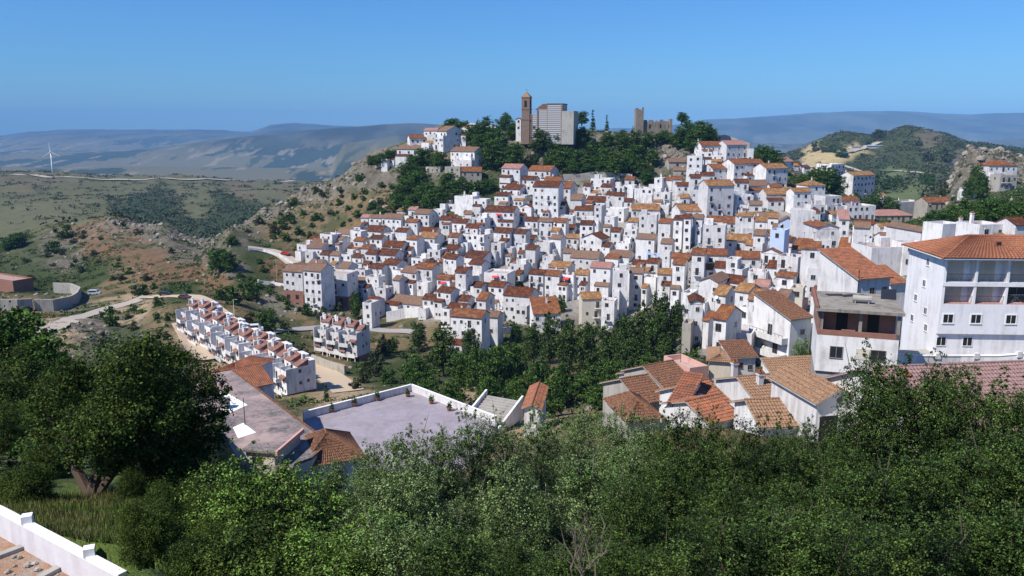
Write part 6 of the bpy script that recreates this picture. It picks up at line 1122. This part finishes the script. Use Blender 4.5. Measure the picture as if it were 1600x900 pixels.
scat(15, [(1250, 235), (1300, 215), (1400, 205), (1500, 232), (1480, 262), (1360, 258), (1300, 262)], 700, 1500, (6, 14), 'so', 'farhill', 6)
scat(14, [(1320, 275), (1460, 278), (1460, 296), (1360, 300)], 560, 1100, (4, 9), 'ss', 'fieldedge', 7)
scat(20, [(1460, 330), (1490, 260), (1560, 245), (1600, 262), (1560, 300), (1500, 315)], 230, 430, (1.2, 3), 'so', 'cliff', 8)
scat(18, [(1160, 600), (1200, 575), (1240, 590), (1230, 640), (1170, 640)], 70, 130, (.5, 1.3), 'so', 'drygully', 9)
# grass on the slope above the white wall
# low undergrowth and loose rock that nobody could count
def sample(n, y0, y1, a0, a1, seed):
    r = np.random.default_rng(seed); Y_ = np.sqrt(r.uniform(y0 ** 2, y1 ** 2, n)); X_ = Y_ * r.uniform(a0, a1, n); Z_ = height(X_, Y_); qx, qy = proj(X_, Y_, Z_)
    keep = (qx > -60) & (qx < 1660); return X_[keep], Y_[keep], Z_[keep], qx[keep], qy[keep], r
ROADA = np.array(ROADP)
def clear_of_roads(X_, Y_):
    ok = np.ones(len(X_), bool)
    for i in range(0, len(X_), 20000):
        d = np.hypot(X_[i:i + 20000, None] - ROADA[:, 0], Y_[i:i + 20000, None] - ROADA[:, 1]); ok[i:i + 20000] = (d > ROADA[:, 2] * .5 + .8).all(1)
    return ok
def undergrowth(name, pts, sizes, leaf, nl, seed, mat):
    r = np.random.default_rng(seed); m = len(pts) * nl; k = np.repeat(np.arange(len(pts)), nl); s = sizes[k][:, None]
    pos = pts[k] + r.normal(size=(m, 3)) * s * np.array((.42, .42, .2)) + np.array((0, 0, .25)) * s
    nrm = r.normal(size=(m, 3)) + np.array((0, 0, .8)); nrm /= np.linalg.norm(nrm, axis=1, keepdims=True); t = r.normal(size=(m, 3)); t -= (t * nrm).sum(1, keepdims=True) * nrm; t /= np.linalg.norm(t, axis=1, keepdims=True); b_ = np.cross(nrm, t); q = s * leaf
    v = np.stack([pos - t * q * .5, pos + b_ * q * .35, pos + t * q * .5, pos - b_ * q * .35], 1).reshape(-1, 3)
    return inst(name, np_mesh(name, v, np.arange(m * 4).reshape(-1, 4), mat))
X_, Y_, Z_, qx, qy, r = sample(150000, 95, 500, -.78, .78, 5)
cc = idw(qx + 16 * fbm(X_ / 14, Y_ / 14, 4, 70), np.clip(qy, 150, 900) + 9 * fbm(X_ / 14, Y_ / 14, 4, 71), NEARA); br_ = cc.mean(1); gn = cc[:, 1] - cc[:, 0]
dens = fbm(X_ / 7, Y_ / 7, 4, 120) + .5 * fbm(X_ / 30, Y_ / 30, 3, 121); pr_ = np.clip((dens + .02) * 2.2, .03, 1) * np.where(br_ > .30, 0.015, 1) * np.where(gn > .005, 1.6, 1) * .8
ok = (r.random(len(X_)) < pr_) & clear_of_roads(X_, Y_); pts = np.column_stack([X_, Y_, Z_])[ok]; sz = r.uniform(.35, 1.25, len(pts)) ** 1.3
h_ = r.random(len(pts)) < .6
tag(undergrowth('undergrowth', pts[h_], sz[h_], .55, 13, 1, L['broad']), 'low dark green scrub covering the hillsides around the village', 'scrub', kind='stuff')
tag(undergrowth('dry_undergrowth', pts[~h_], sz[~h_], .5, 12, 2, L['olive']), 'low grey-green scrub covering the dry hillsides around the village', 'scrub', kind='stuff')
X_, Y_, Z_, qx, qy, r = sample(60000, 480, 1750, -.75, .75, 6)
cc = idw(qx + 14 * fbm(X_ / 90, Y_ / 120, 4, 72), qy + 7 * fbm(X_ / 90, Y_ / 120, 4, 73), MIDA); dk_ = cc.mean(1) < .085
sp_ = fbm(X_ / 16, Y_ / 22, 4, 92) + .3 * fbm(X_ / 90, Y_ / 120, 3, 93); ok = (r.random(len(X_)) < np.where(dk_, .75, np.clip((sp_ - .12) * 3, .015, .8)) * np.where(np.abs(qx - 1400) < 300, 1, .7)) & clear_of_roads(X_, Y_)
pts = np.column_stack([X_, Y_, Z_])[ok]; tag(undergrowth('distant_scrub', pts, r.uniform(1.6, 4.6, len(pts)), .6, 9, 3, L['olive']), 'scrub and bushes dotted over the hills beyond the village', 'scrub', kind='stuff')
X_, Y_, Z_, qx, qy, r = sample(90000, 90, 480, -.78, .78, 7)
rm = rockmap(X_, Y_); cc = idw(qx, np.clip(qy, 150, 900), NEARA); isr = np.exp(-(np.abs(cc - np.array(rock)).sum(1) / .1) ** 2)
ok = (r.random(len(X_)) < np.clip(rm * .15 + isr * .05 + .004, 0, .4) * np.where(cc.mean(1) > .36, .1, 1)) & clear_of_roads(X_, Y_); pts = np.column_stack([X_, Y_, Z_])[ok]; nR = len(pts)
ico = np.array([(0, 0, 1), (.9, 0, .35), (.28, .85, .4), (-.75, .5, .3), (-.7, -.55, .45), (.3, -.85, .3), (.6, .5, -.5), (-.3, .8, -.5), (-.85, 0, -.5), (-.25, -.8, -.5), (.7, -.5, -.5), (0, 0, -1)])
fc_ = np.array([(0, 1, 2), (0, 2, 3), (0, 3, 4), (0, 4, 5), (0, 5, 1), (1, 6, 2), (2, 7, 3), (3, 8, 4), (4, 9, 5), (5, 10, 1), (6, 7, 2), (7, 8, 3), (8, 9, 4), (9, 10, 5), (10, 6, 1)])
sz = (.25 + 1.1 * r.random(nR) ** 3)[:, None, None] * (1 + .8 * rm[ok][:, None, None]); th_ = r.random(nR) * 6.28; V_ = ico[None] * (.7 + .6 * r.random((nR, 12, 1))) * np.array((1, .8, .65)); V_ = np.stack([V_[..., 0] * np.cos(th_)[:, None] - V_[..., 1] * np.sin(th_)[:, None], V_[..., 0] * np.sin(th_)[:, None] + V_[..., 1] * np.cos(th_)[:, None], V_[..., 2]], -1) * sz + pts[:, None]
rkm = N('limestone', .9); gk = rkm.n('ShaderNodeNewGeometry'); rkm.base(rkm.mix(gk.outputs['Random Per Island'], (.15, .13, .105), (.30, .275, .235))); rkm.bump(rkm.noise(3, 4, .7, gk.outputs['Position']), .5, .1)
tag(inst('loose_rock', np_mesh('loose_rock', V_.reshape(-1, 3), (fc_[None] + 12 * np.arange(nR)[:, None, None]).reshape(-1, 3), rkm.m, tris=True)), 'loose grey limestone rocks strewn over the hillsides', 'rocks', kind='stuff')
print('UNDERGROWTH', nR, len(pts))
r = np.random.default_rng(3); GP = []
for i in range(240):
    q = G(r.uniform(-5, 250), r.uniform(770, 905), 12, 30); GP.append((q.x, q.y))
GP = np.array(GP); n = 26000; bi = r.integers(0, len(GP), n); xy = GP[bi] + r.normal(size=(n, 2)) * .38
keep = (xy[:, 1] > np.interp(xy[:, 0], [wp[0].x, wp[1].x, wp[2].x], [wp[0].y, wp[1].y, wp[2].y]) + .35); xy = xy[keep]; n = len(xy)
z = height(xy[:, 0], xy[:, 1]); hgt = .10 + .16 * r.random(n); an = r.random(n) * 6.28; w_ = .012; dx, dy = np.cos(an) * w_, np.sin(an) * w_; ln = r.normal(size=(n, 2)) * .05
v = np.stack([np.column_stack([xy[:, 0] - dx, xy[:, 1] - dy, z - .02]), np.column_stack([xy[:, 0] + dx, xy[:, 1] + dy, z - .02]), np.column_stack([xy[:, 0] + ln[:, 0], xy[:, 1] + ln[:, 1], z + hgt])], 1).reshape(-1, 3)
L['grass'] = leafmat('grass_blades', (.12, .17, .035), (.10, .15, .03), (.19, .17, .07), .6, .2, .3, .8)
tag(inst('grass', np_mesh('grass', v, np.arange(n * 3).reshape(-1, 3), L['grass'], tris=True)), 'short green grass between the oak and the low white wall', 'grass', kind='stuff')
# ---------------------------------------------------------------- labels that single each thing out
ROOFN = {'d': 'dark rust roof', 'o': 'orange roof', 't': 'ochre roof', 'b': 'brown roof', 'p': 'pinkish roof'}
WALLN = {'white': 'white', 'cream': 'cream', 'bluewash': 'pale blue', 'stone': 'grey stone', 'concrete': 'grey', 'pinkwall': 'red-pink', 'brick': 'brick'}
ZH = [(660, 215, 'on the western hilltop'), (720, 262, 'below the western hilltop'), (600, 345, 'at the upper western edge'), (670, 340, 'below the rocky slope'), (520, 390, 'by the upper path'), (480, 440, 'at the western end'), (560, 430, 'near the western end'), (620, 390, 'in the upper west'), (640, 440, 'above the long white wall'), (580, 480, 'beside the long white wall'), (700, 400, 'in the middle west'), (720, 470, 'above the lower pines'), (720, 330, 'under the blank white walls'),
 (790, 270, 'below the church rocks'), (850, 300, 'around the tall apartment block'), (900, 350, 'below the tall apartment block'), (930, 270, 'under the rubble wall'), (1000, 280, 'under the castle rocks'), (960, 330, 'in the upper middle'), (800, 390, 'in the village centre'), (870, 420, 'in the lower centre'), (800, 460, 'above the central pines'), (960, 400, 'right of the village centre'), (1000, 440, 'above the tall pine wood'), (1060, 380, 'in the eastern centre'), (1060, 320, 'west of the balcony apartments'),
 (1120, 300, 'beside the balcony apartments'), (1170, 240, 'at the upper eastern edge'), (1120, 350, 'below the balcony apartments'), (1110, 420, 'in the lower east'), (1100, 480, 'above the rocky gully'), (1170, 460, 'above the two-balcony house'), (1190, 400, 'in the eastern slope'), (1230, 350, 'around the pale blue house'), (1230, 290, 'near the eastern trees'), (1290, 360, 'below the big blank wall'), (1340, 300, 'beside the green field'), (1350, 370, 'behind the large balconied building'), (1500, 360, 'behind the hipped orange roof'), (1580, 290, 'beside the rocky outcrop'), (1300, 430, 'behind the unfinished building'), (1430, 350, 'at the foot of the outcrop')]
def assign(items, zones, desc, cat, group):
    by = {}
    for h in items:
        z = min(zones, key=lambda q: (q[0] - h['px']) ** 2 + 2.2 * (q[1] - h['py']) ** 2)[2]; by.setdefault((desc(h), z), []).append(h)
    for (d, z), hs in by.items():
        hs.sort(key=lambda q: q['px'])
        for i, h in enumerate(hs):
            lab = f'{d} {z}'
            if len(hs) > 1: lab += f', {ORD[i] if i < 20 else ORD[19]} from the west'
            tag(h['o'], h.get('adj') or h.get('label') or lab, cat if isinstance(cat, str) else cat(h), group(h, z) if group else None)
assign(HOUSES, ZH, lambda h: f"{NWRD[h['fl']]} {WALLN[h['wall']]} house with {'flat terrace' if h['kind'] == 'F' else ROOFN[h['c']]}", 'house', lambda h, z: 'houses of the hillside village')
ZV = {'top': [(420, 700, 'at the western end of the top row'), (600, 700, 'in front of the plaza'), (780, 650, 'in front of the chapel'), (920, 640, 'in front of the pyramid roof'), (1050, 680, 'in front of the bright orange roof'), (1200, 680, 'in front of the chimney roofs'), (1330, 620, 'in front of the unfinished building'), (1480, 600, 'in front of the pinkish brown roof'), (1600, 640, 'at the eastern end of the top row')],
 'mid': [(450, 760, 'midway down the near slope, west end'), (700, 760, 'midway down the near slope, below the plaza'), (1000, 760, 'midway down the near slope, below the pyramid roof'), (1400, 740, 'midway down the near slope, east end')],
 'low': [(450, 830, 'at the bottom edge, west end'), (750, 830, 'at the bottom edge, below the plaza'), (1050, 830, 'at the bottom edge, below the orange roofs'), (1400, 830, 'at the bottom edge, east end')],
 'oak': [(250, 720, 'in the shade of the oak'), (300, 850, 'low down beneath the oak'), (30, 520, 'on the upper west slope'), (60, 620, 'west of the oak crown'), (370, 760, 'between the oak and cream annexe')],
 'bank': [(30, 680, 'high on the bank west of the oak'), (100, 690, 'near the oak trunk'), (30, 760, 'low on the bank by the wall'), (100, 770, 'at the foot of the oak')],
 'wood': [(650, 520, 'at the western tip of the wood'), (670, 600, 'above the plaza'), (760, 540, 'below the lower white house'), (790, 610, 'above the stone steps'), (870, 510, 'at the top of the wood'), (900, 590, 'in the middle of the wood'), (1000, 500, 'at the eastern top of the wood'), (1000, 570, 'in the eastern wood')],
 'west': [(580, 560, 'on the bank east of the short terrace'), (420, 500, 'by the white van'), (370, 455, 'above the road bend'), (345, 400, 'below the upper path'), (220, 480, 'by the valley road'), (460, 540, 'between the two terraces'), (500, 485, 'under the brick-based houses'), (550, 620, 'behind the plaza wall'), (690, 640, 'outside the plaza corner'), (60, 370, 'on the far western slope'), (220, 440, 'at the foot of the brown hill')],
 'hilltop': [(715, 195, 'west of the church'), (780, 210, 'on the slope left of the church'), (860, 220, 'under the church'), (910, 245, 'on the rocks below the church'), (960, 250, 'between church and castle rocks'), (930, 175, 'on the skyline east of the church'), (1010, 230, 'below the castle'), (1085, 205, 'east of the castle'), (1200, 245, 'behind the top eastern houses'), (1280, 280, 'among the eastern houses'), (650, 250, 'under the western hilltop houses'), (650, 300, 'on the steep western slope'), (730, 285, 'above the blank white walls'), (600, 245, 'on the western ridge')],
 'east': [(1540, 330, 'in the clump before the outcrop'), (1520, 285, 'on the rocky outcrop'), (1360, 315, 'beside the four-storey field house'), (1250, 560, 'beside the two-balcony house'), (1365, 590, 'before the unfinished building'), (1215, 605, 'in the dry gully'), (1560, 575, 'below the terrace wall'), (1440, 380, 'behind the large building'), (800, 430, 'in a gap between village houses')],
 'slope': [(450, 330, 'on the rocky ridge'), (400, 380, 'above the upper path'), (500, 310, 'on the upper rocky slope'), (560, 290, 'high on the slope'), (520, 345, 'on the lower rocky slope'), (600, 310, 'near the village top edge'), (460, 365, 'over the first white houses')], 'bank2': [(370, 430, 'on the dry bank by the path'), (430, 440, 'on the bank by the short parapet'), (470, 485, 'on the bank under the brick houses')],
 'brownhill': [(50, 400, 'on the west of the brown hill'), (150, 380, 'on top of the brown hill'), (150, 430, 'at the base of the brown hill'), (270, 400, 'on the east of the brown hill')], 'gully': [(180, 520, 'by the valley road gravel'), (180, 570, 'in the gully above the oak'), (260, 520, 'on the knoll by the road bend'), (260, 570, 'beside the long terrace')], 'under': [(640, 570, 'on the terraced bank west of the wood'), (680, 590, 'on the bank above the plaza')],
 'farhill': [(1320, 220, 'on the western hump of the green hill'), (1420, 220, 'on the top of the green hill'), (1360, 255, 'below the farm'), (1470, 245, 'on the east flank of the green hill')], 'fieldedge': [(1360, 285, 'along the field track'), (1440, 285, 'along the edge of the green field')], 'cliff': [(1490, 300, 'at the foot of the outcrop'), (1560, 270, 'on top of the outcrop')], 'drygully': [(1180, 600, 'in the dry gully top'), (1210, 630, 'in the dry gully bottom')]}
for zk, zs in ZV.items():
    its = [v_ for v_ in VEG if v_['zone'] == zk]
    if its: assign(its, zs, lambda h: h['kind'], lambda h: h['name'] if h['name'] != 'cypress' else 'tree', lambda h, z: {'tree': 'trees ', 'shrub': 'shrubs ', 'bush': 'bushes ', 'cypress': 'cypresses '}[h['name']] + z)
# plants in the pots
for i, o in enumerate(POTS): inst('shrub', PR['s'][0]['crown'], o, (0, 0, .55), i, (.38, .38, .45))

# labels name sides as they are seen in the picture
for o in S.objects:
    for key in ('label', 'group'):
        if key in o:
            t = o[key]
            for a, b2 in (('westernmost', 'leftmost'), ('easternmost', 'rightmost'), ('western', 'left'), ('eastern', 'right'), ('west', 'left'), ('east', 'right')): t = t.replace(a, b2)
            o[key] = t
